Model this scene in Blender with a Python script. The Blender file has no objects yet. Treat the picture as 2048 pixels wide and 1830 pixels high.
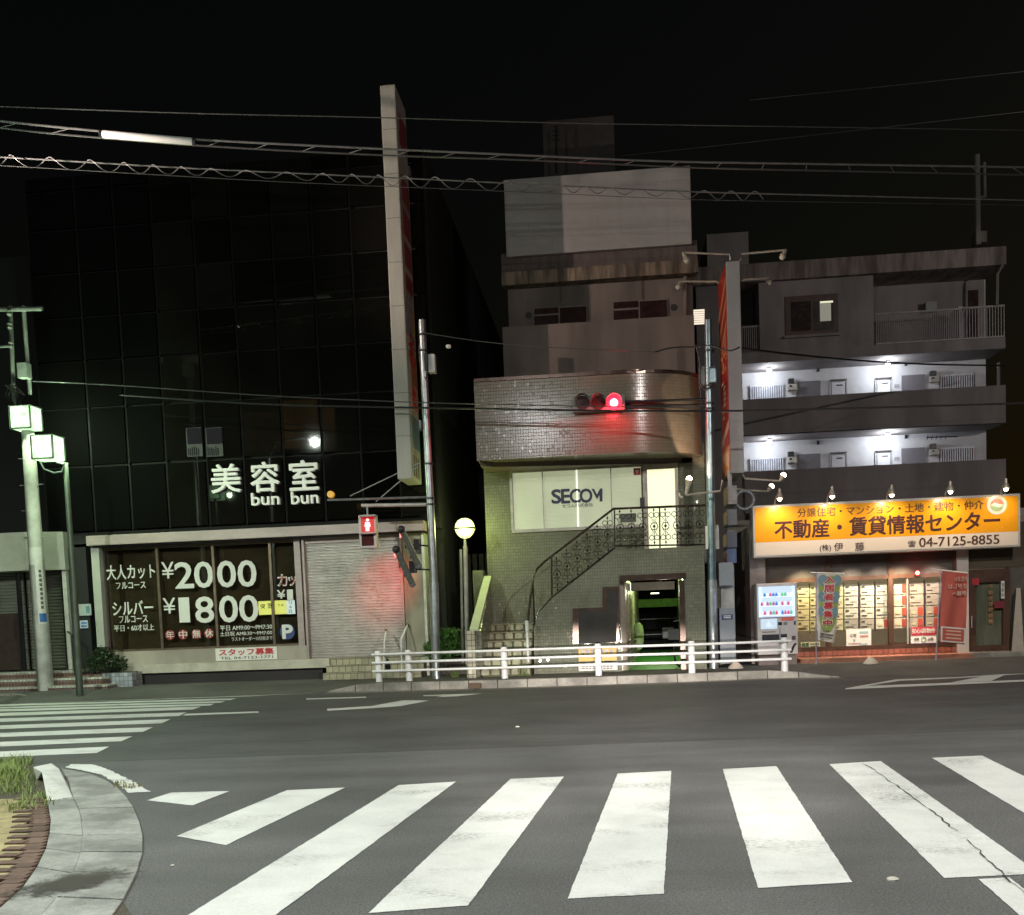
import bpy, bmesh, math, random
from mathutils import Vector, Matrix
random.seed(7)
SC = bpy.context.scene
COL = SC.collection
R = math.radians

# ------------------------------------------------------------------ camera
F, PX, PY, EYE = 2052.0, 1024.0, 1365.0, 1.55          # focal length and principal point in photo pixels, eye height
YAW, PITCH, ROLL = R(5.5), math.atan(143/2052), math.atan(0.038)
FWD = Vector((-math.sin(YAW)*math.cos(PITCH), math.cos(YAW)*math.cos(PITCH), -math.sin(PITCH)))
_r0 = Vector((math.cos(YAW), math.sin(YAW), 0)); _u0 = _r0.cross(FWD)
RGT = _r0*math.cos(ROLL) - _u0*math.sin(ROLL)
UPV = _r0*math.sin(ROLL) + _u0*math.cos(ROLL)
EYEP = Vector((0, 0, EYE))
cam = bpy.data.cameras.new('camera'); cam_o = bpy.data.objects.new('camera', cam); COL.objects.link(cam_o)
cam.sensor_width = 36; cam.lens = 36*F/2048; cam.shift_y = (PY-915)/2048; cam.clip_end = 600; cam.clip_start = 0.05
cam_o.matrix_world = Matrix(((RGT.x, UPV.x, -FWD.x, 0), (RGT.y, UPV.y, -FWD.y, 0), (RGT.z, UPV.z, -FWD.z, EYE), (0, 0, 0, 1)))
SC.camera = cam_o

# ------------------------------------------------------------------ night sky
W = bpy.data.worlds.new('World'); SC.world = W; W.use_nodes = True
_n = W.node_tree.nodes; _l = W.node_tree.links
sky = _n.new('ShaderNodeTexSky'); sky.sky_type = 'NISHITA'; sky.sun_disc = False
sky.sun_elevation = R(4); sky.sun_rotation = R(60); sky.air_density = 1.5; sky.dust_density = 3
_l.new(sky.outputs[0], _n['Background'].inputs[0]); _n['Background'].inputs[1].default_value = 0.0022
sun = bpy.data.lights.new('sky_glow', 'SUN'); sun.energy = 0.008; sun.angle = R(10); sun.color = (1, .93, .85)  # faint sun lamp added as sky glow
sun_o = bpy.data.objects.new('sky_glow', sun); COL.objects.link(sun_o); sun_o.rotation_euler = (R(60), 0, R(-30))

# ------------------------------------------------------------------ exposure
SC.view_settings.view_transform = 'Standard'; SC.view_settings.look = 'None'
SC.view_settings.exposure = 0; SC.view_settings.gamma = 1
SC.cycles.use_denoising = True
SC.cycles.max_bounces = 6; SC.cycles.transparent_max_bounces = 12
SC.cycles.sample_clamp_indirect = 4

# street lamps standing outside the frame: (x, y, z of the head, watts, colour)
LAMP_KEY = (-11.2, 6.0, 8.45, 4500, (.88, 1.0, .87))      # beside the near left corner
LAMP_RIGHT = (7.0, 7.0, 9.5, 3300, (1.0, .94, .88))      # beside the car on the right
LAMP_BACK = (-2.5, 2.5, 9.0, 2000, (.97, .98, .96))      # behind the car
GREEN_W = 330                                             # each square green street lamp
HEAD_W = 12000                                              # each headlight of the car the picture is taken from

def spot_or_point(name, kind, loc, watts, color, radius=.1, parent=None, aim=None, angle=60, blend=.6):
    d = bpy.data.lights.new(name, kind); d.energy = watts; d.color = color; d.shadow_soft_size = radius
    o = bpy.data.objects.new(name, d); COL.objects.link(o)
    if kind == 'SPOT':
        d.spot_size = R(angle); d.spot_blend = blend
    if aim is not None:
        o.rotation_euler = (Vector(aim)-Vector(loc)).to_track_quat('-Z', 'Y').to_euler()
    o.location = loc
    if parent is not None:
        o.parent = parent; o.location = Vector(loc)-WL(parent)
    return o

# ------------------------------------------------------------------ measuring: points of the place along the lens' rays
def ray(u, v): return FWD*F + RGT*(u-PX) + UPV*(PY-v)
def at(u, v, Y):
    d = ray(u, v); return EYEP + d*(Y/d.y)
def gp(u, v, z=0.0):
    d = ray(u, v); return EYEP + d*((z-EYE)/d.z)
def X(u, v, Y): return at(u, v, Y).x
def Z(u, v, Y): return at(u, v, Y).z
def rc(u0, v0, u1, v1, Y):
    um, vm = (u0+u1)/2, (v0+v1)/2
    return X(u0, vm, Y), X(u1, vm, Y), Z(um, v1, Y), Z(um, v0, Y)

# ------------------------------------------------------------------ mesh building
def WL(o):
    v = Vector((0, 0, 0))
    while o is not None:
        v = v + Vector(o.location); o = o.parent
    return v
class MB:
    def __init__(s): s.v = []; s.f = []
    def add(s, vs, fs):
        b = len(s.v); s.v += [tuple(p) for p in vs]; s.f += [[b+i for i in f] for f in fs]; return s
    def box(s, x0, x1, y0, y1, z0, z1):
        return s.add([(x0,y0,z0),(x1,y0,z0),(x1,y1,z0),(x0,y1,z0),(x0,y0,z1),(x1,y0,z1),(x1,y1,z1),(x0,y1,z1)],
                     [(0,3,2,1),(4,5,6,7),(0,1,5,4),(1,2,6,5),(2,3,7,6),(3,0,4,7)])
    def hexa(s, b, t):            # four bottom points, four top points
        return s.add(list(b)+list(t), [(0,3,2,1),(4,5,6,7),(0,1,5,4),(1,2,6,5),(2,3,7,6),(3,0,4,7)])
    def quad(s, *p): return s.add(p, [tuple(range(len(p)))])
    def prism(s, pts, d):         # polygon of 3-D points pushed along vector d
        n = len(pts); d = Vector(d); a = [Vector(p) for p in pts]
        return s.add(a+[p+d for p in a], [tuple(range(n))[::-1], tuple(range(n, 2*n))]+[(i, (i+1) % n, n+(i+1) % n, n+i) for i in range(n)])
    def tube(s, path, r, n=8, cap=True):
        P = [Vector(p) for p in path]; rs = r if isinstance(r, (list, tuple)) else [r]*len(P)
        up = Vector((0, 0, 1)); vs = []
        for i, p in enumerate(P):
            t = (P[min(i+1, len(P)-1)]-P[max(i-1, 0)]).normalized()
            a = t.cross(up if abs(t.z) < .95 else Vector((1, 0, 0))).normalized(); b = t.cross(a)
            vs += [p+(a*math.cos(2*math.pi*k/n)+b*math.sin(2*math.pi*k/n))*rs[i] for k in range(n)]
        fs = [(i*n+k, i*n+(k+1) % n, (i+1)*n+(k+1) % n, (i+1)*n+k) for i in range(len(P)-1) for k in range(n)]
        if cap: fs += [tuple(range(n))[::-1], tuple(range((len(P)-1)*n, len(P)*n))]
        return s.add(vs, fs)
    def lathe(s, c, prof, n=16, axis='z'):   # prof = [(radius, along)]
        c = Vector(c); vs = []
        for r, h in prof:
            for k in range(n):
                a = 2*math.pi*k/n; x, y = r*math.cos(a), r*math.sin(a)
                vs.append(c+Vector({'z': (x, y, h), 'y': (x, h, y), 'x': (h, x, y)}[axis]))
        fs = [(i*n+k, i*n+(k+1) % n, (i+1)*n+(k+1) % n, (i+1)*n+k) for i in range(len(prof)-1) for k in range(n)]
        fs += [tuple(range(n))[::-1], tuple(range((len(prof)-1)*n, len(prof)*n))]
        return s.add(vs, fs)
    def ball(s, c, r, n=14, m=8, sz=1):
        return s.lathe(c, [(max(1e-4, r*math.sin(math.pi*i/m)), -r*sz*math.cos(math.pi*i/m)) for i in range(m+1)], n)
    def ring(s, c, R_, r, n=24, m=6, axis='y'):
        c = Vector(c); vs = []
        for i in range(n):
            a = 2*math.pi*i/n
            for j in range(m):
                b = 2*math.pi*j/m; q = R_+r*math.cos(b); h = r*math.sin(b); x, y = q*math.cos(a), q*math.sin(a)
                vs.append(c+Vector({'y': (x, h, y), 'x': (h, x, y), 'z': (x, y, h)}[axis]))
        return s.add(vs, [(i*m+j, ((i+1) % n)*m+j, ((i+1) % n)*m+(j+1) % m, i*m+(j+1) % m) for i in range(n) for j in range(m)])
    def build(s, name, m, parent=None, smooth=False, bevel=0, kind=None):
        me = bpy.data.meshes.new(name); off = WL(parent) if parent is not None else Vector((0, 0, 0))
        if parent is None and s.v and kind is None:      # a single-mesh thing keeps its origin at its base
            xs, ys, zs = zip(*s.v); off = Vector(((min(xs)+max(xs))/2, (min(ys)+max(ys))/2, min(zs)))
        me.from_pydata([Vector(p)-off for p in s.v], [], s.f)
        bm = bmesh.new(); bm.from_mesh(me)
        bmesh.ops.recalc_face_normals(bm, faces=bm.faces)
        if bevel:
            bmesh.ops.bevel(bm, geom=[e for e in bm.edges if len(e.link_faces) == 2 and e.calc_face_angle(0) > .6], offset=bevel, segments=2, affect='EDGES', profile=.6, clamp_overlap=True)
        bm.to_mesh(me); bm.free()
        me.materials.append(m)
        if smooth:
            for p in me.polygons: p.use_smooth = True
            me.set_sharp_from_angle(angle=R(40))
        o = bpy.data.objects.new(name, me); COL.objects.link(o)
        if parent is not None: o.parent = parent
        else: o.location = off
        if kind: o['kind'] = kind
        return o
def tag(o, label, cat, group=None):
    o['label'] = label; o['category'] = cat
    if group: o['group'] = group
    return o
def thing(name, label, cat, loc=(0, 0, 0), group=None):
    o = bpy.data.objects.new(name, None); COL.objects.link(o); o.location = loc; o.empty_display_size = .1
    return tag(o, label, cat, group)
def piece(name, me, parent, loc=(0, 0, 0), rot=(0, 0, 0), sc=(1, 1, 1)):     # shares mesh data
    o = bpy.data.objects.new(name, me); COL.objects.link(o); o.parent = parent
    o.location = Vector(loc)-WL(parent); o.rotation_euler = rot; o.scale = sc
    return o
def copy_tree(o, parent=None):
    c = o.copy(); COL.objects.link(c)
    if parent is not None: c.parent = parent
    for ch in list(o.children): copy_tree(ch, c)
    return c
def mesh_of(mb, name, m, smooth=False):
    me = bpy.data.meshes.new(name); me.from_pydata([Vector(p) for p in mb.v], [], mb.f); me.materials.append(m)
    bm = bmesh.new(); bm.from_mesh(me); bmesh.ops.recalc_face_normals(bm, faces=bm.faces); bm.to_mesh(me); bm.free()
    if smooth:
        for p in me.polygons: p.use_smooth = True
        me.set_sharp_from_angle(angle=R(40))
    return me

_tc = {}
def glyphs(body, bold):
    k = (body, bold)
    if k not in _tc:
        c = bpy.data.curves.new('t', 'FONT'); c.body = body; c.size = 1; c.offset = bold; c.extrude = .012; c.resolution_u = 3
        o = bpy.data.objects.new('t', c); COL.objects.link(o)
        dg = bpy.context.evaluated_depsgraph_get(); dg.update()
        me = bpy.data.meshes.new_from_object(o.evaluated_get(dg))
        vs = [v.co.copy() for v in me.vertices]; fs = [list(p.vertices) for p in me.polygons]
        bpy.data.objects.remove(o); bpy.data.curves.remove(c); bpy.data.meshes.remove(me)
        _tc[k] = (vs, fs)
    return _tc[k]
def text(body, x0, x1, z0, z1, Y, m, parent, bold=0, mirror=False, name='lettering', side=None, thick=.02):
    """letters fitted to a rectangle, facing -Y; side=+1/-1: facing +X/-X, then x0, x1 are y values and Y is x"""
    vs, fs = glyphs(body, 0)
    ax, bx = min(v.x for v in vs), max(v.x for v in vs); ay, by = min(v.y for v in vs), max(v.y for v in vs)
    out = []
    for v in vs:
        t = (v.x-ax)/(bx-ax)
        if mirror: t = 1-t
        p = x0+t*(x1-x0); q = z0+(v.y-ay)/max(1e-6, by-ay)*(z1-z0); d = -v.z/.012*thick*.5
        out.append((p, Y+d, q) if side is None else (Y-side*d, p, q))
    mb = MB(); k = max(0, bold)*min(abs(x1-x0)/max(1e-6, bx-ax), (z1-z0)/max(1e-6, by-ay))
    if k <= 0: mb.add(out, fs)
    else:       # heavier strokes: the same outline struck several times, each a hair behind the other
        for i, (dx, dz) in enumerate([(k*math.cos(a), k*math.sin(a)) for a in [math.pi/4*j+.39 for j in range(8 if bold > .012 else 4)]]):
            e = .0007*i
            mb.add([(p[0]+dx, p[1]+e, p[2]+dz) if side is None else (p[0]-side*e, p[1]+dx, p[2]+dz) for p in out], fs)
    return mb.build(name, m, parent)
def textp(body, u0, v0, u1, v1, Y, m, parent, bold=0, **k):
    x0, x1, z0, z1 = rc(u0, v0, u1, v1, Y)
    return text(body, x0, x1, z0, z1, Y, m, parent, bold, **k)
def boxp(name, u0, v0, u1, v1, Y, d, m, parent, back=False, bevel=0, **k):
    """box whose front face fills the photo rectangle at distance Y, d deep away from the street"""
    x0, x1, z0, z1 = rc(u0, v0, u1, v1, Y)
    return MB().box(x0, x1, Y, Y+d, z0, z1).build(name, m, parent, bevel=bevel, **k)

# ------------------------------------------------------------------ materials
_m = {}
def nt(name):
    m = bpy.data.materials.new(name); m.use_nodes = True
    return m, m.node_tree.nodes, m.node_tree.links, m.node_tree.nodes['Principled BSDF']
def mat(name, col, rough=.6, metal=0.0, var=.25, scale=6.0, bump=.0, bscale=60.0, stretch=(1, 1, 1), stain=0.0, sscale=.6, spec=.5, rand=0.0, coat=0.0, rvar=.12):
    if name in _m: return _m[name]
    m, n, l, b = nt(name); _m[name] = m
    b.inputs['Roughness'].default_value = rough; b.inputs['Metallic'].default_value = metal
    b.inputs['Specular IOR Level'].default_value = spec; b.inputs['Coat Weight'].default_value = coat
    tc = n.new('ShaderNodeNewGeometry'); mp = n.new('ShaderNodeMapping'); mp.inputs['Scale'].default_value = stretch
    l.new(tc.outputs['Position'], mp.inputs[0])
    nz = n.new('ShaderNodeTexNoise'); nz.inputs['Scale'].default_value = scale; nz.inputs['Detail'].default_value = 6; nz.inputs['Roughness'].default_value = .65
    l.new(mp.outputs[0], nz.inputs['Vector'])
    rp = n.new('ShaderNodeMapRange'); rp.inputs['From Min'].default_value = .3; rp.inputs['From Max'].default_value = .7
    rp.inputs['To Min'].default_value = 1-var; rp.inputs['To Max'].default_value = 1+var
    l.new(nz.outputs['Fac'], rp.inputs['Value'])
    val = rp.outputs[0]
    def mul(a, bb):
        x = n.new('ShaderNodeMath'); x.operation = 'MULTIPLY'; l.new(a, x.inputs[0])
        if isinstance(bb, float): x.inputs[1].default_value = bb
        else: l.new(bb, x.inputs[1])
        return x.outputs[0]
    if stain:
        n2 = n.new('ShaderNodeTexNoise'); n2.inputs['Scale'].default_value = sscale; n2.inputs['Detail'].default_value = 4
        l.new(mp.outputs[0], n2.inputs['Vector'])
        r2 = n.new('ShaderNodeMapRange'); r2.inputs['From Min'].default_value = .42; r2.inputs['From Max'].default_value = .62
        r2.inputs['To Min'].default_value = 1; r2.inputs['To Max'].default_value = 1-stain
        l.new(n2.outputs['Fac'], r2.inputs['Value']); val = mul(val, r2.outputs[0])
    if rand:
        oi = n.new('ShaderNodeObjectInfo'); r3 = n.new('ShaderNodeMapRange'); r3.inputs['To Min'].default_value = 1-rand; r3.inputs['To Max'].default_value = 1+rand
        l.new(oi.outputs['Random'], r3.inputs['Value']); val = mul(val, r3.outputs[0])
    mx = n.new('ShaderNodeVectorMath'); mx.operation = 'SCALE'; mx.inputs[0].default_value = col[:3]
    l.new(val, mx.inputs['Scale']); l.new(mx.outputs[0], b.inputs['Base Color'])
    rr = n.new('ShaderNodeMapRange'); rr.inputs['To Min'].default_value = max(.01, rough-rvar); rr.inputs['To Max'].default_value = min(1, rough+rvar)
    l.new(nz.outputs['Fac'], rr.inputs['Value']); l.new(rr.outputs[0], b.inputs['Roughness'])
    if bump:
        n3 = n.new('ShaderNodeTexNoise'); n3.inputs['Scale'].default_value = bscale; n3.inputs['Detail'].default_value = 3
        l.new(tc.outputs['Position'], n3.inputs['Vector'])
        bp = n.new('ShaderNodeBump'); bp.inputs['Strength'].default_value = bump; bp.inputs['Distance'].default_value = .02
        l.new(n3.outputs['Fac'], bp.inputs['Height']); l.new(bp.outputs[0], b.inputs['Normal'])
    return m
def emit(name, col, s, base=(.8, .8, .8), var=0.0, vscale=8.0):
    if name in _m: return _m[name]
    m, n, l, b = nt(name); _m[name] = m
    b.inputs['Base Color'].default_value = (*base, 1); b.inputs['Emission Color'].default_value = (*col, 1); b.inputs['Emission Strength'].default_value = s
    b.inputs['Roughness'].default_value = .4
    if max(base) < .02: b.inputs['Specular IOR Level'].default_value = 0
    if var:
        tc = n.new('ShaderNodeNewGeometry'); nz = n.new('ShaderNodeTexNoise'); nz.inputs['Scale'].default_value = vscale
        l.new(tc.outputs['Position'], nz.inputs['Vector'])
        rp = n.new('ShaderNodeMapRange'); rp.inputs['From Min'].default_value = .3; rp.inputs['From Max'].default_value = .7; rp.inputs['To Min'].default_value = s*(1-var); rp.inputs['To Max'].default_value = s*(1+var)
        l.new(nz.outputs['Fac'], rp.inputs['Value']); l.new(rp.outputs[0], b.inputs['Emission Strength'])
    return m
def glass(name='window_glass', tint=(.9, .92, .9), refl=.12, rough=.01):
    if name in _m: return _m[name]
    m, n, l, b = nt(name); _m[name] = m; n.remove(b)
    t = n.new('ShaderNodeBsdfTransparent'); t.inputs[0].default_value = (*tint, 1)
    g = n.new('ShaderNodeBsdfGlossy'); g.inputs['Roughness'].default_value = rough
    fr = n.new('ShaderNodeFresnel'); fr.inputs[0].default_value = 1.5
    ma = n.new('ShaderNodeMath'); ma.operation = 'ADD'; ma.inputs[1].default_value = refl-.04; l.new(fr.outputs[0], ma.inputs[0])
    ge = n.new('ShaderNodeNewGeometry'); iv = n.new('ShaderNodeMath'); iv.operation = 'SUBTRACT'; iv.inputs[0].default_value = 1; l.new(ge.outputs['Backfacing'], iv.inputs[1])
    mm = n.new('ShaderNodeMath'); mm.operation = 'MULTIPLY'; l.new(ma.outputs[0], mm.inputs[0]); l.new(iv.outputs[0], mm.inputs[1])     # the sheet mirrors on its outer face only
    mx = n.new('ShaderNodeMixShader'); l.new(mm.outputs[0], mx.inputs[0]); l.new(t.outputs[0], mx.inputs[1]); l.new(g.outputs[0], mx.inputs[2])
    l.new(mx.outputs[0], n['Material Output'].inputs[0])
    return m
def tiles(name, col, grout, w, h, rough=.15, jitter=.05, gap=.1, var=.15, spec=.5, stain=0.0, flat=False, floor=False):
    """small glazed tiles: colour, joints, and a slightly different tilt for each tile"""
    if name in _m: return _m[name]
    m, n, l, b = nt(name); _m[name] = m
    g = n.new('ShaderNodeNewGeometry'); sp = n.new('ShaderNodeSeparateXYZ'); l.new(g.outputs['Position'], sp.inputs[0])
    def M(op, a, c=None):
        x = n.new('ShaderNodeMath'); x.operation = op
        for i, q in enumerate((a, c)):
            if q is None: continue
            if isinstance(q, (int, float)): x.inputs[i].default_value = q
            else: l.new(q, x.inputs[i])
        return x.outputs[0]
    uu = M('DIVIDE', M('ADD', sp.outputs[0], M('MULTIPLY', sp.outputs[1], 0.0 if floor else 1.0)), w)
    vv = M('DIVIDE', sp.outputs[1] if floor else sp.outputs[2], h)
    fu, fv = M('FRACT', uu), M('FRACT', vv)
    mask = M('MINIMUM', M('MINIMUM', M('GREATER_THAN', fu, gap), M('GREATER_THAN', fv, gap)), 1.0)
    cb = n.new('ShaderNodeCombineXYZ'); l.new(M('FLOOR', uu), cb.inputs[0]); l.new(M('FLOOR', vv), cb.inputs[1])
    wn = n.new('ShaderNodeTexWhiteNoise'); wn.noise_dimensions = '3D'; l.new(cb.outputs[0], wn.inputs['Vector'])
    rp = n.new('ShaderNodeMapRange'); rp.inputs['To Min'].default_value = 1-var; rp.inputs['To Max'].default_value = 1+var; l.new(wn.outputs['Value'], rp.inputs['Value'])
    cs = n.new('ShaderNodeVectorMath'); cs.operation = 'SCALE'; cs.inputs[0].default_value = col; l.new(rp.outputs[0], cs.inputs['Scale'])
    mx = n.new('ShaderNodeMix'); mx.data_type = 'RGBA'; l.new(mask, mx.inputs['Factor']); mx.inputs[6].default_value = (*grout, 1); l.new(cs.outputs[0], mx.inputs[7])
    out = mx.outputs[2]
    if stain:
        nz = n.new('ShaderNodeTexNoise'); nz.inputs['Scale'].default_value = 1.3; nz.inputs['Detail'].default_value = 5; l.new(g.outputs['Position'], nz.inputs['Vector'])
        r2 = n.new('ShaderNodeMapRange'); r2.inputs['From Min'].default_value = .4; r2.inputs['From Max'].default_value = .7; r2.inputs['To Min'].default_value = 1; r2.inputs['To Max'].default_value = 1-stain
        l.new(nz.outputs['Fac'], r2.inputs['Value']); c2 = n.new('ShaderNodeVectorMath'); c2.operation = 'SCALE'; l.new(out, c2.inputs[0]); l.new(r2.outputs[0], c2.inputs['Scale']); out = c2.outputs[0]
    l.new(out, b.inputs['Base Color'])
    rg = n.new('ShaderNodeMapRange'); rg.inputs['To Min'].default_value = .8; rg.inputs['To Max'].default_value = rough; l.new(mask, rg.inputs['Value']); l.new(rg.outputs[0], b.inputs['Roughness'])
    b.inputs['Specular IOR Level'].default_value = spec
    sb = n.new('ShaderNodeVectorMath'); sb.operation = 'SUBTRACT'; l.new(wn.outputs['Color'], sb.inputs[0]); sb.inputs[1].default_value = (.5, .5, .5)
    nw = n.new('ShaderNodeTexNoise'); nw.inputs['Scale'].default_value = 9; l.new(g.outputs['Position'], nw.inputs['Vector'])
    sc_ = n.new('ShaderNodeVectorMath'); sc_.operation = 'SCALE'; l.new(sb.outputs[0], sc_.inputs[0]); l.new(M('MULTIPLY', M('ADD', M('MULTIPLY', M('GREATER_THAN', wn.outputs['Value'], .86), 4.0), .45), jitter), sc_.inputs['Scale'])
    ad = n.new('ShaderNodeVectorMath'); ad.operation = 'ADD'; l.new(g.outputs['Normal'], ad.inputs[0]); l.new(sc_.outputs[0], ad.inputs[1])
    s2 = n.new('ShaderNodeVectorMath'); s2.operation = 'SUBTRACT'; l.new(nw.outputs['Color'], s2.inputs[0]); s2.inputs[1].default_value = (.5, .5, .5)
    s3 = n.new('ShaderNodeVectorMath'); s3.operation = 'SCALE'; l.new(s2.outputs[0], s3.inputs[0]); s3.inputs['Scale'].default_value = jitter*1.2
    a2 = n.new('ShaderNodeVectorMath'); a2.operation = 'ADD'; l.new(ad.outputs[0], a2.inputs[0]); l.new(s3.outputs[0], a2.inputs[1])
    nn = n.new('ShaderNodeVectorMath'); nn.operation = 'NORMALIZE'; l.new(a2.outputs[0], nn.inputs[0])
    bp = n.new('ShaderNodeBump'); bp.inputs['Strength'].default_value = .5; bp.inputs['Distance'].default_value = .004; l.new(mask, bp.inputs['Height']); l.new(nn.outputs[0], bp.inputs['Normal'])
    l.new(bp.outputs[0], b.inputs['Normal'])
    return m

GREY = lambda v: (v, v*.98, v*.94)
m_white = mat('white_paint', (.72, .72, .70), .45, var=.08, stain=.15)
m_black = mat('black_paint', (.012, .012, .013), .35, var=.1)
m_dark = mat('dark_metal', (.03, .03, .032), .4, .3)
m_galv = mat('galvanised_steel', (.42, .44, .45), .38, .85, var=.15, scale=12, stain=.25, sscale=2)
m_steel = mat('painted_grey_steel', (.30, .31, .31), .5, var=.12, stain=.2)
m_conc = mat('weathered_concrete', (.26, .245, .225), .85, var=.15, scale=4, bump=.25, bscale=40, stretch=(1, 1, .25), stain=.45, sscale=1.2)
m_kerb = mat('kerb_concrete', (.30, .275, .245), .85, var=.18, scale=9, bump=.3, bscale=60, stain=.45, sscale=1.6, rand=.08)
m_cable = mat('black_cable', (.02, .02, .02), .45, var=.1)
m_glass = glass()
m_print_w = mat('white_lettering', (.66, .66, .60), .55, var=.05)
m_print_k = mat('black_lettering', (.015, .015, .02), .5, var=.05)
m_print_r = mat('red_lettering', (.48, .03, .035), .5, var=.05)
# ================================================================== ground
def asphalt():
    m, n, l, b = nt('asphalt')
    g = n.new('ShaderNodeNewGeometry'); sp = n.new('ShaderNodeSeparateXYZ'); l.new(g.outputs['Position'], sp.inputs[0])
    fine = n.new('ShaderNodeTexNoise'); fine.inputs['Scale'].default_value = 70; fine.inputs['Detail'].default_value = 5; fine.inputs['Roughness'].default_value = .8
    big = n.new('ShaderNodeTexNoise'); big.inputs['Scale'].default_value = .55; big.inputs['Detail'].default_value = 6
    mpv = n.new('ShaderNodeMapping'); mpv.inputs['Scale'].default_value = (.35, 2.2, 1); l.new(g.outputs['Position'], mpv.inputs[0])
    trk = n.new('ShaderNodeTexNoise'); trk.inputs['Scale'].default_value = .9; trk.inputs['Detail'].default_value = 5; l.new(mpv.outputs[0], trk.inputs['Vector'])
    for t in (fine, big): l.new(g.outputs['Position'], t.inputs['Vector'])
    vor = n.new('ShaderNodeTexVoronoi'); vor.inputs['Scale'].default_value = 90; l.new(g.outputs['Position'], vor.inputs['Vector'])
    def mr(src, a, bb, c, d):
        r = n.new('ShaderNodeMapRange'); r.inputs['From Min'].default_value = a; r.inputs['From Max'].default_value = bb; r.inputs['To Min'].default_value = c; r.inputs['To Max'].default_value = d
        l.new(src, r.inputs['Value']); return r.outputs[0]
    def M(op, a, c):
        x = n.new('ShaderNodeMath'); x.operation = op
        for i, q in enumerate((a, c)):
            if isinstance(q, (int, float)): x.inputs[i].default_value = q
            else: l.new(q, x.inputs[i])
        return x.outputs[0]
    # two surfacings meet along the old joint: the far lane is a little darker and smoother
    Pa, Pb = gp(0, 1530), gp(2048, 1458)
    sl = (Pb.y-Pa.y)/(Pb.x-Pa.x)
    wob = M('MULTIPLY', M('SUBTRACT', trk.outputs['Fac'], .5), .12)
    dist = M('ADD', M('SUBTRACT', sp.outputs[1], M('MULTIPLY', sp.outputs[0], sl)), M('SUBTRACT', wob, Pa.y-sl*Pa.x))
    far = mr(dist, -.02, .02, 1.12, .84)
    joint = mr(M('ABSOLUTE', dist, 0.0), .012, .03, .45, 1.0)
    c = M('MULTIPLY', mr(fine.outputs['Fac'], .32, .68, .25, 1.75), mr(big.outputs['Fac'], .35, .65, .82, 1.18))
    c = M('MULTIPLY', c, mr(trk.outputs['Fac'], .3, .7, .88, 1.14)); c = M('MULTIPLY', M('MULTIPLY', c, far), joint)
    c = M('MULTIPLY', c, mr(vor.outputs['Distance'], .0, .5, 1.25, .8))
    s = n.new('ShaderNodeVectorMath'); s.operation = 'SCALE'; s.inputs[0].default_value = (.090, .091, .090); l.new(c, s.inputs['Scale']); l.new(s.outputs[0], b.inputs['Base Color'])
    l.new(mr(trk.outputs['Fac'], .3, .7, .62, .85), b.inputs['Roughness'])
    bp = n.new('ShaderNodeBump'); bp.inputs['Strength'].default_value = .5; bp.inputs['Distance'].default_value = .012
    l.new(M('ADD', fine.outputs['Fac'], M('MULTIPLY', vor.outputs['Distance'], .6)), bp.inputs['Height']); l.new(bp.outputs[0], b.inputs['Normal'])
    return m
road = MB().quad((-120, -60, 0), (120, -60, 0), (120, 160, 0), (-120, 160, 0)).build('road', asphalt(), kind='structure')

def road_paint():
    m, n, l, b = nt('road_paint')
    g = n.new('ShaderNodeNewGeometry')
    def nz(s, d=5, r=.6, st=None):
        t = n.new('ShaderNodeTexNoise'); t.inputs['Scale'].default_value = s; t.inputs['Detail'].default_value = d; t.inputs['Roughness'].default_value = r
        if st:
            mp = n.new('ShaderNodeMapping'); mp.inputs['Scale'].default_value = st; l.new(g.outputs['Position'], mp.inputs[0]); l.new(mp.outputs[0], t.inputs['Vector'])
        else: l.new(g.outputs['Position'], t.inputs['Vector'])
        return t.outputs['Fac']
    def mr(src, a, bb, c, d):
        r = n.new('ShaderNodeMapRange'); r.inputs['From Min'].default_value = a; r.inputs['From Max'].default_value = bb; r.inputs['To Min'].default_value = c; r.inputs['To Max'].default_value = d
        l.new(src, r.inputs['Value']); return r.outputs[0]
    def M(op, a, c):
        x = n.new('ShaderNodeMath'); x.operation = op; l.new(a, x.inputs[0]); l.new(c, x.inputs[1]); return x.outputs[0]
    wear = M('MULTIPLY', mr(nz(1.1, 3, .5, (1, 1.6, 1)), .53, .68, 0, 1), mr(nz(38, 4, .75, (.6, 1.6, 1)), .46, .60, 0, .9))
    tone = M('MULTIPLY', mr(nz(2.2), .3, .7, .86, 1.06), mr(nz(70, 3), .3, .7, .9, 1.08))
    s = n.new('ShaderNodeVectorMath'); s.operation = 'SCALE'; s.inputs[0].default_value = (.60, .61, .588); l.new(tone, s.inputs['Scale'])
    mx = n.new('ShaderNodeMix'); mx.data_type = 'RGBA'; l.new(wear, mx.inputs['Factor']); l.new(s.outputs[0], mx.inputs[6]); mx.inputs[7].default_value = (.13, .13, .125, 1)
    l.new(mx.outputs[2], b.inputs['Base Color']); b.inputs['Roughness'].default_value = .7
    bp = n.new('ShaderNodeBump'); bp.inputs['Strength'].default_value = .35; bp.inputs['Distance'].default_value = .01; l.new(nz(70, 4, .7), bp.inputs['Height']); l.new(bp.outputs[0], b.inputs['Normal'])
    return m
m_paint = road_paint()
def ragged(pts, step=.05, amp=.0025):
    out = []
    for i, p in enumerate(pts):
        q = pts[(i+1) % len(pts)]; L = (q-p).length; k = max(1, int(L/step)); nrm = Vector((-(q-p).y, (q-p).x, 0)).normalized()
        for j in range(k):
            out.append(p.lerp(q, j/k)+(nrm*random.uniform(-amp, amp) if j else Vector()))
    return out
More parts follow.
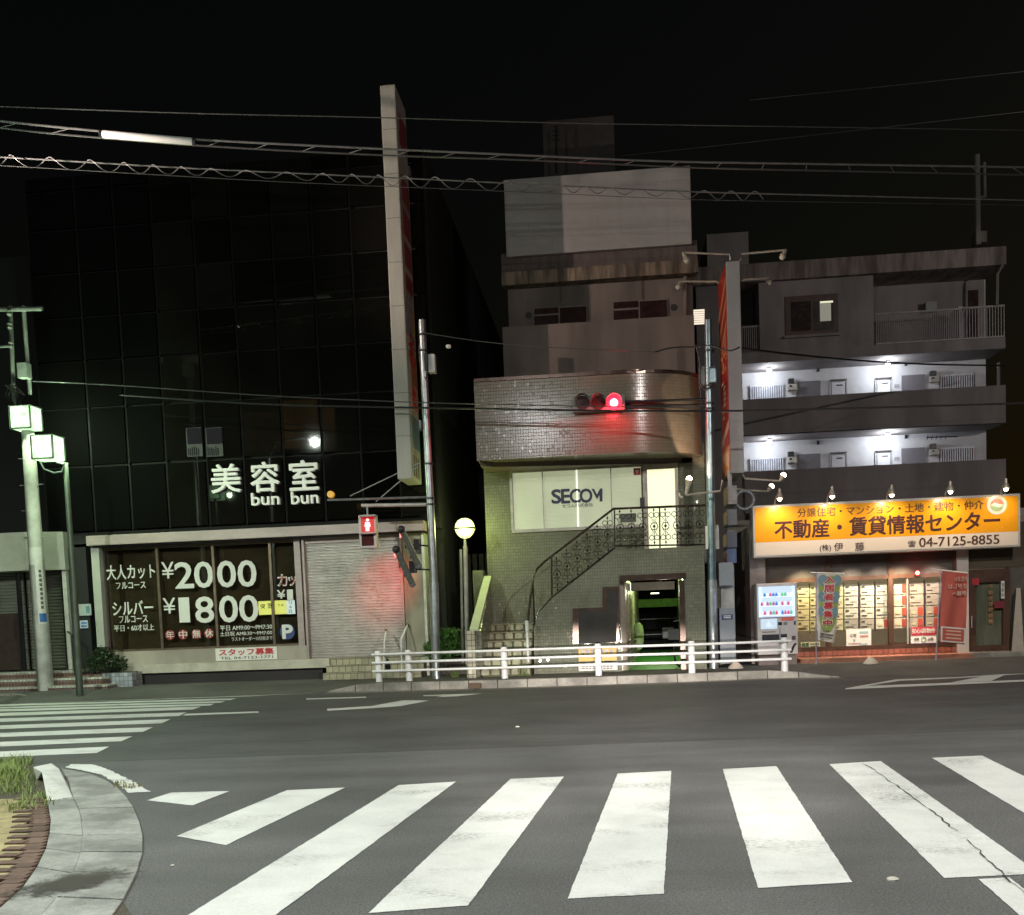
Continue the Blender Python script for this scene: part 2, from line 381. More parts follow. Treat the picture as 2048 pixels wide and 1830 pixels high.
def marking(name, px, z=.004, amp=.0025):
    pts = ragged([gp(u, v, z) for u, v in px], amp=amp)
    b = MB(); b.v = [tuple(p) for p in pts]; b.f = [list(range(len(pts)))]
    me = bpy.data.meshes.new(name)
    bm = bmesh.new(); vv = [bm.verts.new(p) for p in b.v]; bm.faces.new(vv); bmesh.ops.triangulate(bm, faces=bm.faces)
    bmesh.ops.recalc_face_normals(bm, faces=bm.faces)
    if bm.faces[:][0].normal.z < 0: bmesh.ops.reverse_faces(bm, faces=bm.faces)
    bm.to_mesh(me); bm.free(); me.materials.append(m_paint)
    o = bpy.data.objects.new(name, me); COL.objects.link(o); o.parent = road
    return o
near = [[(294,1600.5),(342,1585),(459,1582),(385,1610.7)],
        [(573.6,1580.4),(690,1575),(452,1690),(353,1672)],
        [(797.5,1570),(912.4,1563),(480,1882),(270,1895)],
        [(1021,1557.7),(1128,1553),(936,1810.7),(736.5,1826)],
        [(1235.4,1547),(1342.6,1541.5),(1327.5,1787.4),(1135,1797)],
        [(1445.6,1538),(1552.7,1532),(1704.9,1764),(1516,1775.6)],
        [(1658.6,1528),(1761.4,1522),(2080,1747),(1888.6,1755.7)],
        [(1864,1515.7),(1964,1511),(2413,1730),(2239,1740)]]
for q in near: marking('crosswalk_stripe', q)
marking('lane_line', [(1957,1758),(2018.6,1754.6),(2180,1880),(2101,1884)])
lc = [(218.6,1493,193.8,1505.7,1503,1514),(264,1472.7,243,1482.3,1483.7,1493),(305.7,1454.3,286,1463.6,1465.8,1474),(341.7,1438.3,323,1446.6,1450.7,1458),
      (373,1424.6,357.4,1432,1437,1443.8),(402.7,1413,386,1419,1426,1432),(428.9,1407.3,420.6,1411,1418.6,1423),(450.9,1402,441,1405.4,1413.9,1417),
      (472.9,1396.6,461,1399.8,1409,1412)]
for a, b_, c, d, e, f in lc:
    sl = (e-b_)/(0-a); s2 = (f-d)/(0-c)
    marking('crosswalk_stripe', [(a, b_), (c, d), (-160, d+s2*(-160-c)), (-160, b_+sl*(-160-a))], amp=.004)
marking('edge_line', [(511,1389.5),(700,1380.4),(700,1382.2),(500,1392.3),(-160,1414),(-160,1410)], amp=.003)
marking('lane_line', [(372,1427.5),(517,1422.6),(517,1425.6),(366,1431)], amp=.004)
marking('lane_line', [(613,1396.8),(732,1393.4),(732,1395.4),(613,1399.2)], amp=.003)
marking('direction_arrow', [(654,1417.6),(743,1412),(806,1400.5),(858,1401),(803,1412),(742,1416.5),(655,1421.5)], amp=.004)
marking('direction_arrow', [(846.7,1390.3),(889,1388.8),(965,1387),(914.6,1392.6),(872,1394.2),(886,1391.8),(847,1392.2)], amp=.003)
marking('hatched_line', [(1691,1378.5),(1691,1376.6),(1791,1358.8),(1918,1354),(2048,1345.6),(2300,1331),(2300,1333.5),(2048,1348),(1918,1356.2),(1800,1361.5),(1733,1371.8),(2048,1359.6),(2300,1349.5),(2300,1352.5),(2048,1363)], amp=.002)
marking('hatched_line', [(1900,1365),(1963,1353.2),(2008.6,1350.4),(1983,1361.8)], z=.0075, amp=.003)
marking('edge_line', [(143,1528),(185,1529),(209,1536),(250,1554),(302,1583),(258,1585.5),(238,1570),(205,1550),(165,1540.5),(130.6,1534.5)], amp=.012)
# a long crack runs through the worn stripe on the right
cr = MB(); prev = None; pts = []
for i in range(46):
    t = i/45; u = 1725+(2060-1725)*t; v = 1525+(1800-1525)*t+18*math.sin(t*3.1)*(-1)
    p = gp(u, v, .009); pts.append(p+Vector((random.uniform(-.012, .012), random.uniform(-.02, .02), 0)))
for i in range(45):
    if 25 <= i <= 27: continue
    p, q = pts[i], pts[i+1]; w = random.uniform(.0015, .006); nx = Vector(((q-p).y, -(q-p).x, 0)).normalized()*w
    cr.quad(p-nx, p+nx, q+nx*random.uniform(.5, 1.2), q-nx)
cr.build('road_crack', mat('crack_filler', (.02, .02, .02), .9), road)
sm = MB()
for u, v, r_ in ((1786, 1760, .035), (1035, 1454, .03), (590, 1730, .012), (345, 1732, .015)):
    p = gp(u, v); sm.ball((p.x, p.y, .004), r_, 8, 5, .4)
tag(sm.build('pebble', mat('pale_stone', (.5, .48, .42), .8)), 'few pale pebbles scattered on the dark asphalt', 'pebbles')['kind'] = 'stuff'

# ---------------------------------------------------------------- near left corner: kerb, gutter, paving
def resample(px, n, z):
    P = [gp(u, v, z) for u, v in px]; L = [0]
    for a, b_ in zip(P, P[1:]): L.append(L[-1]+(b_-a).length)
    out = []
    for i in range(n+1):
        s = L[-1]*i/n
        for j in range(len(P)-1):
            if s <= L[j+1]+1e-9:
                out.append(P[j].lerp(P[j+1], (s-L[j])/max(1e-9, L[j+1]-L[j]))); break
    return out
OUT = [(128,1537),(165,1541),(209,1558),(239,1577),(264,1607),(280.4,1646),(287,1679),(284.5,1712),(270.8,1750),(247.4,1797),(220,1838),(170,1900),(120,1950)]
MID = [(122,1533),(131,1552),(145.7,1593.7),(159.5,1621),(166,1657),(165,1690),(156.7,1725.6),(138,1763),(110,1800),(85,1830),(30,1885),(-30,1940)]
INN = [(80,1536),(88,1552),(95,1602),(101.7,1640),(97.6,1684),(79.7,1725.6),(44,1778),(0,1819),(-60,1868),(-110,1905)]
corner = thing('corner_pavement', 'low corner pavement with yellow tiles, red bricks and a curved kerb', 'pavement', gp(150, 1700)); corner['kind'] = 'structure'
del corner['category']
m_gut = mat('gutter_concrete', (.29, .297, .275), .88, var=.2, scale=22, bump=.6, bscale=70, stain=.38, sscale=2.6, rand=.10)
def slabs(name, A, B, z0, z1, m, gap=.012, zf=None):
    for i in range(len(A)-1):
        e = .5*gap
        def pt(C, t0, t1, s): return C[t0].lerp(C[t1], s)
        La, Lb = max(.01, (A[i+1]-A[i]).length), max(.01, (B[i+1]-B[i]).length)
        c = [pt(A, i, i+1, e/La), pt(B, i, i+1, e/Lb), pt(B, i, i+1, 1-e/Lb), pt(A, i, i+1, 1-e/La)]
        dz = random.uniform(-.003, .003)
        MB().hexa([(p.x, p.y, -.05) for p in c], [(p.x, p.y, z+dz) for p, z in zip(c, (z0, z1, z1, z0))]).build(name, m, corner, bevel=.006)
slabs('gutter_slab', resample(OUT, 12, .015), resample(MID, 12, .02), .014, .028, m_gut, .022)
MI = resample(MID, 12, .03); II = resample(INN, 12, .03)
slabs('kerb_stone', MI[2:], II[2:], .030, .034, m_gut, .02)
# the end stone rises out of the lowered kerb
a0, a1, b0, b1 = gp(146, 1594, .03), gp(95, 1602, .03), gp(127, 1540, .06), gp(88, 1545, .06)
c0, c1 = gp(103, 1526, .14), gp(66, 1534, .14)
MB().add([a0, a1, (b0.x, b0.y, 0), (b1.x, b1.y, 0), (a0.x, a0.y, -.02), (a1.x, a1.y, -.02), gp(118, 1537, .13), gp(84, 1545, .15), c0, c1, (c0.x, c0.y+.05, 0), (c1.x, c1.y+.05, 0)],
         [(0, 1, 7, 6), (6, 7, 9, 8), (0, 6, 2, 4), (6, 8, 10, 2), (1, 5, 3, 7), (7, 3, 11, 9), (8, 9, 11, 10), (4, 5, 1, 0)]).build('end_kerb_stone', mat('pale_kerb', (.52, .53, .50), .85, var=.12, scale=9, bump=.3, stain=.2, sscale=3), corner, bevel=.01)['label'] = 'pale sloping end kerb stone'
m_rb = mat('red_brick', (.135, .085, .065), .9, var=.25, scale=25, bump=.4, bscale=120, rand=.25, stain=.3, sscale=2)
m_yb = mat('yellow_paver', (.34, .29, .15), .9, var=.2, scale=35, bump=.4, bscale=120, rand=.08, stain=.25, sscale=3)
rb = mesh_of(MB().box(-.067, .067, -.047, .047, 0, .06), 'brick', m_rb); yb = mesh_of(MB().box(-.147, .147, -.147, .147, 0, .06), 'paver', m_yb)
def inner_x(y):
    pts = sorted([(p.y, p.x) for p in II])
    for (ya, xa), (yb_, xb) in zip(pts, pts[1:]):
        if ya <= y <= yb_: return xa+(xb-xa)*(y-ya)/(yb_-ya)
    return pts[-1][1] if y > pts[-1][0] else pts[0][1]
nb = 0
for j in range(70):
    y = 4.6+j*.1
    xi = inner_x(y)-.02
    if y > gp(95, 1600).y: break
    n_b = 1+(j % 2)
    for k in range(n_b):
        cx = xi-.07-k*.14+random.uniform(-.003, .003)
        piece('brick', rb, corner, (cx, y, -.028+random.uniform(-.003, .004)), (0, 0, R(random.uniform(-1.5, 1.5))))
        nb += 1
    if j % 3 == 1:
        for k in range(6):
            piece('paver', yb, corner, (inner_x(y)-.02-.30-k*.3, y, -.038+random.uniform(-.002, .002)))
MB().quad((-9, 4, .004), (-1.8, 4, .004), (gp(95, 1560).x-.02, gp(95, 1560).y, .004), (gp(66, 1534).x, gp(66, 1534).y, .004), (-9, 12, .004)).build('soil', mat('soil', (.06, .05, .035), .95, var=.3, scale=20, bump=.5), corner)
# a dark dried splash over the slabs
def splash():
    m, n, l, b = nt('dark_splash'); b.inputs['Base Color'].default_value = (.035, .028, .022, 1); b.inputs['Roughness'].default_value = .7
    tc = n.new('ShaderNodeTexCoord'); nz = n.new('ShaderNodeTexNoise'); nz.inputs['Scale'].default_value = 9; nz.inputs['Detail'].default_value = 7; nz.inputs['Roughness'].default_value = .7
    l.new(tc.outputs['Object'], nz.inputs['Vector']); ln = n.new('ShaderNodeVectorMath'); ln.operation = 'LENGTH'; mp = n.new('ShaderNodeMapping'); mp.inputs['Scale'].default_value = (3.6, 2.0, 1); l.new(tc.outputs['Object'], mp.inputs[0]); l.new(mp.outputs[0], ln.inputs[0])
    s1 = n.new('ShaderNodeMath'); s1.operation = 'MULTIPLY_ADD'; s1.inputs[1].default_value = 1.9; l.new(nz.outputs['Fac'], s1.inputs[0])
    s2 = n.new('ShaderNodeMath'); s2.operation = 'SUBTRACT'; s2.inputs[0].default_value = 0; l.new(ln.outputs['Value'], s2.inputs[1]); l.new(s2.outputs[0], s1.inputs[2])
    r = n.new('ShaderNodeMapRange'); r.inputs['From Min'].default_value = .12; r.inputs['From Max'].default_value = .5; r.inputs['To Max'].default_value = .8; l.new(s1.outputs[0], r.inputs['Value']); l.new(r.outputs[0], b.inputs['Alpha'])
    return m
c = gp(148, 1762, .04)
o = MB().quad((c.x-.5, c.y-.6, .0385), (c.x+.5, c.y-.6, .0385), (c.x+.5, c.y+.6, .0385), (c.x-.5, c.y+.6, .0385)).build('dark_splash', splash(), corner); 
for vv_ in o.data.vertices: vv_.co -= (c-WL(corner))
o.location = c-WL(corner); o.rotation_euler = (0, 0, R(-32))
# blades of grass
m_grass = mat('grass', (.20, .27, .075), .7, var=.4, scale=9, rand=.1)
def blades(mb, c, n, spread, h, lean=.6):
    for _ in range(n):
        a = random.uniform(0, 6.28); r_ = spread*math.sqrt(random.random()); p = Vector(c)+Vector((r_*math.cos(a), r_*math.sin(a), 0))
        hh = h*random.uniform(.5, 1.2); b = random.uniform(0, 6.28); d = Vector((math.cos(b), math.sin(b), 0)); w = Vector((-d.y, d.x, 0))*random.uniform(.003, .006)
        k = lean*hh*random.random()
        m1 = p+d*k*.35+Vector((0, 0, hh*.6)); m2 = p+d*k+Vector((0, 0, hh))
        mb.add([p-w, p+w, m1+w*.7, m1-w*.7, m2], [(0, 1, 2, 3), (3, 2, 4)])
g = MB()
for _ in range(130):
    u, v = random.uniform(-90, 84), random.uniform(1528, 1625)
    if v < 1592 and u > 48: continue
    if v > 1565 and u < 8+random.random()*60 and v > 1575+u*.3: continue
    p = gp(u, v); blades(g, (p.x, p.y, 0), 46, .17, .085 if v > 1575 else .13, 1.1)
o = g.build('grass', m_grass, kind='stuff'); o['label'] = 'unmown grass growing over the near left corner'
g = MB(); p = gp(254, 1576); blades(g, (p.x, p.y, 0), 70, .13, .05); p = gp(240, 1569); blades(g, (p.x, p.y, 0), 30, .08, .04)
tag(g.build('weed', mat('yellow_weed', (.20, .19, .05), .8, var=.3)), 'small yellowish weed growing in the gutter joint beside white line', 'weed', 'weeds')

# ---------------------------------------------------------------- far side: pavement and kerb stones
SW = .17
far_edge = [(-200,1420),(0,1409),(511,1391.5),(656,1385),(700,1384),(1002,1377),(1324.7,1366.5),(1572,1356.5),(1680,1356),(2048,1348),(2300,1336)]
fe = [gp(u, v) for u, v in far_edge]
m_walk = mat('pavement_asphalt', (.095, .092, .085), .88, var=.2, scale=18, bump=.4, bscale=90, stain=.3, sscale=.8)
def fey(x):
    for a, b_ in zip(fe, fe[1:]):
        if a.x <= x <= b_.x: return a.y+(b_.y-a.y)*(x-a.x)/(b_.x-a.x)
    return fe[0].y if x < fe[0].x else fe[-1].y
xs = [-60, -16]+[-15+.5*i for i in range(61)]+[16, 60]
sw = MB(); rows = []
xk0, xk1 = fe[3].x, fe[7].x
for x in xs:
    y = fey(x)
    raised = xk0+.6 <= x <= xk1
    zf = SW-.01 if raised else .012
    t = .12 if raised else .02
    rows.append([(x, y+t, zf-.3), (x, y+t, zf), (x, y+1.0, SW-.02 if not raised else SW-.005), (x, y+1.7, SW), (x, 120, SW)])
for a, b_ in zip(rows, rows[1:]):
    for k in range(4): sw.quad(a[k], b_[k], b_[k+1], a[k+1])
walk = sw.build('sidewalk', m_walk, kind='structure')
x = xk0
while x < fe[8].x-.05:
    L = .6
    x2 = min(x+L, fe[8].x); y1, y2 = fey(x+.005), fey(x2-.005)
    def hz(q):
        if q < xk0+.75: return .03+(SW-.03)*max(0, (q-xk0))/.75
        if q > xk1-.1: return max(.03, SW-(SW-.03)*(q-xk1+.1)/max(.1, fe[8].x-xk1))
        return SW
    h1, h2 = hz(x), hz(x2)
    MB().hexa([(x+.006, y1, -.02), (x2-.006, y2, -.02), (x2-.006, y2+.17, -.02), (x+.006, y1+.17, -.02)],
              [(x+.006, y1+.02, h1), (x2-.006, y2+.02, h2), (x2-.006, y2+.17, h2), (x+.006, y1+.17, h1)]).build('kerb_stone', m_kerb, walk, bevel=.012)
    x += L
gu = MB()
for a, b_ in zip(fe[3:9], fe[4:9]):
    gu.quad((a.x, a.y-.30, .004), (b_.x, b_.y-.30, .004), (b_.x, b_.y+.01, .012), (a.x, a.y+.01, .012))
gu.build('gutter_strip', mat('gutter_far', (.22, .20, .18), .85, var=.2, scale=12, bump=.2, stain=.3), walk)
p0, p1 = gp(938, 1378, .02), gp(962, 1377, .02)
MB().box(p0.x, p1.x, p0.y-.012, p0.y+.12, .03, .13).build('drain_inlet', mat('rusty_drain', (.10, .06, .035), .8), walk)
b = MB()
for i in range(3): b.box(p0.x+.02+i*.085, p0.x+.05+i*.085, p0.y-.024, p0.y, .03, .13)
b.build('drain_bar', mat('rusty_drain', (.10, .06, .035), .8), walk)
# short raised kerb pieces at the far left
for (ua, ub, ha, hb) in ((-60, 22, .17, .17), (23, 95, .17, .04)):
    pa, pb = gp(ua, 1404-.03*ua), gp(ub, 1404-.03*ub)
    MB().hexa([(pa.x, pa.y, 0), (pb.x, pb.y, 0), (pb.x, pb.y+.2, 0), (pa.x, pa.y+.2, 0)], [(pa.x, pa.y+.02, ha), (pb.x, pb.y+.02, hb), (pb.x, pb.y+.2, hb), (pa.x, pa.y+.2, ha)]).build('kerb_stone', m_kerb, walk, bevel=.012)
# ================================================================== hair salon building
YS = 22.9
salon = thing('hair_salon_building', 'tall dark panelled building with a hair salon shop front and shutter on its ground floor', 'building', (X(450, 1365, YS), YS, SW))
m_pan = mat('dark_glass_panel', (.005, .0045, .004), .025, rvar=.012, var=.3, scale=.8, spec=.45, rand=.5)
m_pan0 = mat('dark_matt_panel', (.0015, .0015, .0014), .8, spec=.04, var=.3, scale=.8)
m_mull = mat('dark_bronze_mullion', (.004, .0037, .0035), .6, 0, spec=.15)
m_side = mat('dark_side_wall', (.010, .0095, .0095), .8, var=.3, scale=1, stretch=(1, 1, .2))
xl, xr = X(120, 1060, YS)-.3, X(868, 800, YS)
z_can = Z(500, 1054, YS); z_top = Z(868, 290, YS)
MB().box(xl, xr, YS+.12, YS+24, z_can-.2, z_top).build('wall', m_side, salon)
MB().box(xl, xr, YS+.5, YS+24, SW-.1, z_can-.2).build('ground_floor', m_side, salon)
us = [180, 255, 330, 411, 485, 566, 645, 721, 797, 866]
vs_ = [1049, 915, 797, 700, 610, 520, 430, 350, 291]
gx = [xl]+[X(u, 900, YS) for u in us]; gz = [Z(500, v+(.045*(0)), YS) for v in vs_]; gz[-1] = z_top
for i in range(len(gx)-1):
    for j in range(len(gz)-1):
        a, b_, c, d = gx[i]+.035, gx[i+1]-.035, gz[j]+.03, gz[j+1]-.03
        t = [random.uniform(-.0015, .0015) for _ in range(3)]
        MB().hexa([(a, YS+t[0], c), (b_, YS+t[1], c), (b_, YS+.13, c), (a, YS+.13, c)], [(a, YS+t[2], d), (b_, YS+t[1]+t[2]-t[0], d), (b_, YS+.13, d), (a, YS+.13, d)]).build('facade_panel', m_pan if i > 2 else m_pan0, salon)
for x in gx: MB().box(x-.02, x+.02, YS+.03, YS+.119, gz[0], z_top).build('mullion', m_mull, salon)
# a mirrored pair of windows, put on the panels as dim glowing pieces
for (a, b_) in ((373, 404), (412, 445)):
    w = boxp('window', a, 855, b_, 913, YS-.012, .02, mat('mirrored_surround', (.03, .03, .03), .5), salon)
    boxp('pane', a+1, 856, b_-1, 888, YS-.018, .006, emit('mirrored_pane', (.55, .5, .6), .022, (.008, .008, .008)), w)
    for k in range(6):
        boxp('mirrored_fold', a+3+k*4, 893+random.uniform(0, 5), a+5+k*4, 911, YS-.017, .005, emit('mirrored_curtain', (.5, .5, .48), .012, (.008, .008, .008)), w)
# letters standing on the facade
m_let = emit('white_sign_letter', (1, .97, .85), .10, (.72, .72, .66))
yl = YS-.07
textp('美', 423, 929, 481, 985, yl, m_let, salon, .014, thick=.08)
textp('容', 502, 924.6, 558, 983.7, yl, m_let, salon, .014, thick=.08)
textp('室', 579.5, 921, 636, 980, yl, m_let, salon, .014, thick=.08)
textp('bun', 503.5, 985.5, 559, 1010, yl, m_let, salon, .014, thick=.08)
textp('bun', 583, 983, 637, 1007.5, yl, m_let, salon, .014, thick=.08)
# canopy band, sill, plinth
m_can = mat('pinkish_metal_band', (.38, .305, .285), .45, .2, var=.1, stain=.2, sscale=.7, stretch=(1, 1, 3))
x0, x1 = X(173, 1080, YS-.25), X(849, 1060, YS-.25); zt, zb = Z(500, 1057, YS-.25), Z(500, 1077, YS-.25)
MB().box(x0, x1, YS-.28, YS+.1, zb, zt).build('canopy_band', m_can, salon, bevel=.01)
MB().box(x0-.05, x1, YS-.1, YS+.11, zt+.003, zt+.09).build('canopy_flashing', m_mull, salon)
MB().box(x0+.1, x1, YS-.2, YS+.4, zb-.03, zb-.003).build('canopy_soffit', m_side, salon)
m_sill = mat('tan_wall_panel', (.38, .335, .275), .6, var=.08, stain=.25, sscale=.9, stretch=(1, 1, .5))
m_ledge = mat('pale_ledge', (.52, .48, .39), .6, var=.1, stain=.3, sscale=2)
zs = [Z(430, v, YS) for v in (1297, 1324, 1342, 1372)]       # sill top, ledge top, plinth top, ground
xa, xb = X(205, 1310, YS), X(661, 1320, YS)
xw1 = X(609, 1200, YS)
MB().box(xa, xw1, YS+.02, YS+.45, zs[1], zs[0]).build('sill_panel', m_sill, salon)
MB().box(X(246, 1330, YS), xb, YS-.12, YS+.45, zs[2], zs[1]-.003).build('ledge', m_ledge, salon, bevel=.008)
MB().box(X(255, 1350, YS), X(646, 1345, YS), YS-.02, YS+.45, SW-.1, zs[2]-.003).build('plinth', mat('dark_plinth', (.032, .026, .026), .7, var=.2, stain=.3), salon)
for u in (455, 640): boxp('plinth_joint', u, 1346, u+1.5, 1372, YS-.024, .004, m_black, salon)
# shop window: frame with four panes, curtain behind
zw0, zw1 = zs[0], zb-.03
win = MB().box(X(592, 1190, YS), xw1-.05, YS+.02, YS+.2, zw0, zw1).build('shop_window', m_can, salon)
MB().box(X(207, 1190, YS)-.06, X(207, 1190, YS), YS+.05, YS+.2, zw0, zw1).build('frame', m_can, win)
m_brz = mat('bronze_frame', (.16, .12, .085), .4, .6)
mu = [209, 316, 428, 542, 592]
for u in mu[1:4]: MB().box(X(u, 1190, YS)-.03, X(u, 1190, YS)+.03, YS+.06, YS+.16, zw0, zw1).build('frame', m_brz, win)
MB().box(X(209, 1190, YS), X(592, 1190, YS), YS+.07, YS+.15, zw1-.07, zw1-.002).build('frame', m_brz, win)
MB().box(X(209, 1190, YS), X(592, 1190, YS), YS+.07, YS+.15, zw0+.002, zw0+.05).build('frame', m_brz, win)
g2 = glass('salon_glass', (.8, .8, .76), .10)
for i in range(4): MB().box(X(mu[i], 1190, YS)+.03, X(mu[i+1], 1190, YS)-.03, YS+.10, YS+.106, zw0+.05, zw1-.07).build('pane', g2, win)
m_curt = mat('brown_roller_blind', (.085, .062, .035), .9, var=.2, scale=3, stretch=(1, 1, 5), stain=.3)
MB().box(X(205, 1190, YS), xw1, YS+.30, YS+.32, zw0, zw1).build('blind', m_curt, win)
MB().box(X(190, 1190, YS-.1)-.02, X(204, 1190, YS-.1), YS-.12, YS+.06, Z(195, 1294, YS), zb-.003).build('pillar', mat('pale_green_pillar', (.42, .43, .37), .6, var=.08, stain=.2), salon)
def wt(body, u0, v0, u1, v1, bold=0, m=m_print_w, y=.095, par=None, **k): return textp(body, u0, v0, u1, v1, YS+y-.012, m, par or win, bold, thick=.006, **k)
wt('大人カット', 213, 1129, 310, 1158, .018)
wt('フルコース', 232, 1164, 291, 1177, .018)
wt('シルバー', 225, 1202, 306, 1229, .018)
wt('フルコース', 238, 1231, 295, 1245, .018)
wt('平日・60才以上', 228, 1249, 308, 1262, .014)
for body, a, b_, c, d in (('¥', 323, 1124, 348, 1157), ('2', 350, 1125, 386, 1176), ('0', 389, 1124, 425, 1175), ('0', 435, 1122, 471, 1174), ('0', 476, 1121, 512, 1173),
                          ('¥', 326, 1196, 351, 1227), ('1', 358, 1195, 379, 1245), ('8', 391, 1194, 427, 1245), ('0', 439, 1192, 475, 1244), ('0', 479, 1191, 516, 1243)):
    wt(body, a, b_, c, d, .015 if body not in '¥1' else .003)
m_disc = mat('red_disc', (.28, .02, .02), .5)
for ch, u in zip('年中無休', (340, 366, 393, 418)):
    c = at(u, 1270-.04*(u-340), YS+.088)
    MB().lathe((c.x, c.y, c.z), [(.115, -.003), (.115, .003)], 20, 'y').build('red_disc', m_disc, win)
    wt(ch, u-8, 1262-.04*(u-340), u+8, 1278-.04*(u-340), .012, y=.088)
wt('平日 AM9:00～PM7:30', 440, 1250, 544, 1260, .012)
wt('土日祝 AM8:30～PM7:00', 440, 1262, 544, 1271, .012)
wt('ラストオーダー15分前まで', 463, 1273, 545, 1281, .008)
m_rw = mat('red_outlined_letter', (.40, .05, .05), .5)
wt('カ', 555.5, 1149, 574, 1172, .03, y=.096); wt('カ', 557, 1150.5, 573, 1170.5, -.012, m_rw, y=.090)
wt('ッ', 577, 1153, 592, 1171, .03, y=.096); wt('ッ', 578.5, 1154.5, 590.5, 1169.5, -.01, m_rw, y=.090)
wt('¥', 554.5, 1180, 570, 1197, .02); wt('1', 575, 1180, 585, 1199, .04)
c = at(574.5, 1263.5, YS+.09)
MB().lathe((c.x, c.y, c.z), [(.178, -.003), (.178, .003)], 28, 'y').build('parking_disc', mat('blue_disc', (.03, .05, .17), .5), win)
wt('P', 565.5, 1250.5, 584.5, 1276.5, .04, y=.085)
# a sign mirrored in the glass, put in as a glowing box behind it
sb = thing('mirrored_sign', 'mirrored yellow and pale blue sign, put in as a glowing box behind the salon window', 'sign', at(554, 1228, YS+.16))
ye = emit('mirrored_yellow_face', (.95, 1.0, .06), .9); be = emit('mirrored_blue_face', (.7, .9, 1.0), .95)
boxp('sign_body', 516.5, 1201, 590, 1229.5, YS+.135, .12, m_dark, sb)
boxp('yellow_panel', 517, 1201.5, 573, 1229, YS+.128, .006, ye, sb)
boxp('blue_panel', 573, 1200.5, 590, 1228, YS+.128, .006, be, sb)
textp('安', 521, 1208, 530, 1217, YS+.124, m_print_k, sb, .02, thick=.004, mirror=True); textp('匠', 535, 1207, 544.5, 1216, YS+.124, m_print_k, sb, .02, thick=.004, mirror=True)
textp('あり', 556, 1208, 567, 1212.5, YS+.124, m_print_k, sb, .01, thick=.004, mirror=True)
for ch, v in (('リ', 1201.5), ('ネ', 1210), ('日', 1218.5)): textp(ch, 578, v+1, 584, v+7, YS+.124, m_print_k, sb, .01, thick=.004)
# recruiting banner on the sill
bn = thing('recruiting_banner', 'white banner with red lettering fixed under the salon window', 'banner', at(491, 1310, YS))
boxp('sheet', 431, 1295, 554, 1320, YS-.002, .012, mat('banner_sheet', (.72, .70, .64), .6, var=.05), bn)
textp('スタッフ募集', 438, 1297, 547, 1310, YS-.006, m_print_r, bn, .035, thick=.004)
textp('TEL 04-7123-1771', 441, 1312.5, 546, 1317.5, YS-.006, m_print_k, bn, .012, thick=.004)
# roller shutter
xs0, xs1 = xw1, X(808, 1190, YS)
zsb, zst = Z(700, 1317, YS), Z(700, 1071, YS)
sh = MB().box(xs0, xs1, YS+.2, YS+.25, zsb, zst).build('shutter', m_dark, salon)
m_slat = mat('beige_shutter_slat', (.50, .455, .42), .38, .25, var=.08, stain=.18, sscale=1.2)
pr = [(0, 0), (.0, .012), (-.018, .03), (-.018, .05), (0, .064)]
n_sl = int((zst-zsb)/.066)
sm_ = mesh_of(MB().add([(a, y, z) for y, z in pr for a in (xs0+.02-(xs0+xs1)/2, xs1-.02-(xs0+xs1)/2)], [(2*i, 2*i+1, 2*i+3, 2*i+2) for i in range(4)]), 'slat', m_slat)
for i in range(n_sl): piece('slat', sm_, sh, ((xs0+xs1)/2, YS+.12+random.uniform(-.002, .002), zsb+.02+i*(zst-zsb-.02)/n_sl), (random.uniform(-.02, .02), 0, 0))
MB().box(xs0, xs0+.05, YS-.02, YS+.2, zsb, zst).build('guide_rail', m_can, sh); MB().box(xs1-.05, xs1, YS-.02, YS+.2, zsb, zst).build('guide_rail', m_can, sh)
MB().box(xs0+.05, xs1-.05, YS+.05, YS+.19, zst-.14, zst).build('shutter_box', m_can, sh)
# right hand pillar; a pale green strip paints its globe-lit edge
px0, px1 = X(809, 1180, YS), X(853, 1180, YS)
MB().box(px0, px1-.06, YS-.02, YS+.45, SW, zb-.003).build('pillar', mat('plaster_pillar', (.33, .31, .23), .75, var=.15, stain=.3, sscale=1.5), salon)
MB().box(px1-.06, px1, YS-.06, YS+.45, SW, zb-.003).build('lit_edge_strip', mat('painted_lit_edge', (.5, .52, .42), .35, .3), salon)
boxp('meter_hatch', 828, 1078, 842, 1108, YS-.04, .02, m_black, salon)
# tiled steps: three risers, each tile its own piece
steps = thing('shop_steps', 'three pale tiled steps up to the salon shutter', 'steps', (X(750, 1365, YS-.5), YS-.5, SW))
sx0, sx1 = [X(646, 1360, YS-.7), X(653, 1340, YS-.35), X(661, 1325, YS)], X(848, 1350, YS-.4)
hz_ = (zsb-SW)/3
m_tl = mat('cream_step_tile', (.40, .37, .25), .5, var=.15, scale=12, stain=.25, sscale=3, rand=.12)
m_grt = mat('tile_joint', (.10, .09, .06), .9)
yf = [YS-.70, YS-.36, YS-.02]
for i in range(3):
    MB().box(sx0[i], sx1, yf[i], YS+.1, SW+i*hz_-.05, SW+(i+1)*hz_).build('step', m_grt, steps)
    n = int((sx1-sx0[i])/.148); w = (sx1-sx0[i])/n
    tm = mesh_of(MB().box(-w/2+.006, w/2-.006, -.012, 0, .01, hz_-.012), 'tile', m_tl)
    tt = mesh_of(MB().box(-w/2+.006, w/2-.006, -.012, .15, 0, .011), 'tile', m_tl)
    for k in range(n):
        xc = sx0[i]+w*(k+.5)
        piece('tile', tm, steps, (xc, yf[i]-.001, SW+i*hz_), (0, random.uniform(-.004, .004), 0))
        piece('tile', tt, steps, (xc, yf[i]-.001, SW+(i+1)*hz_+.001))
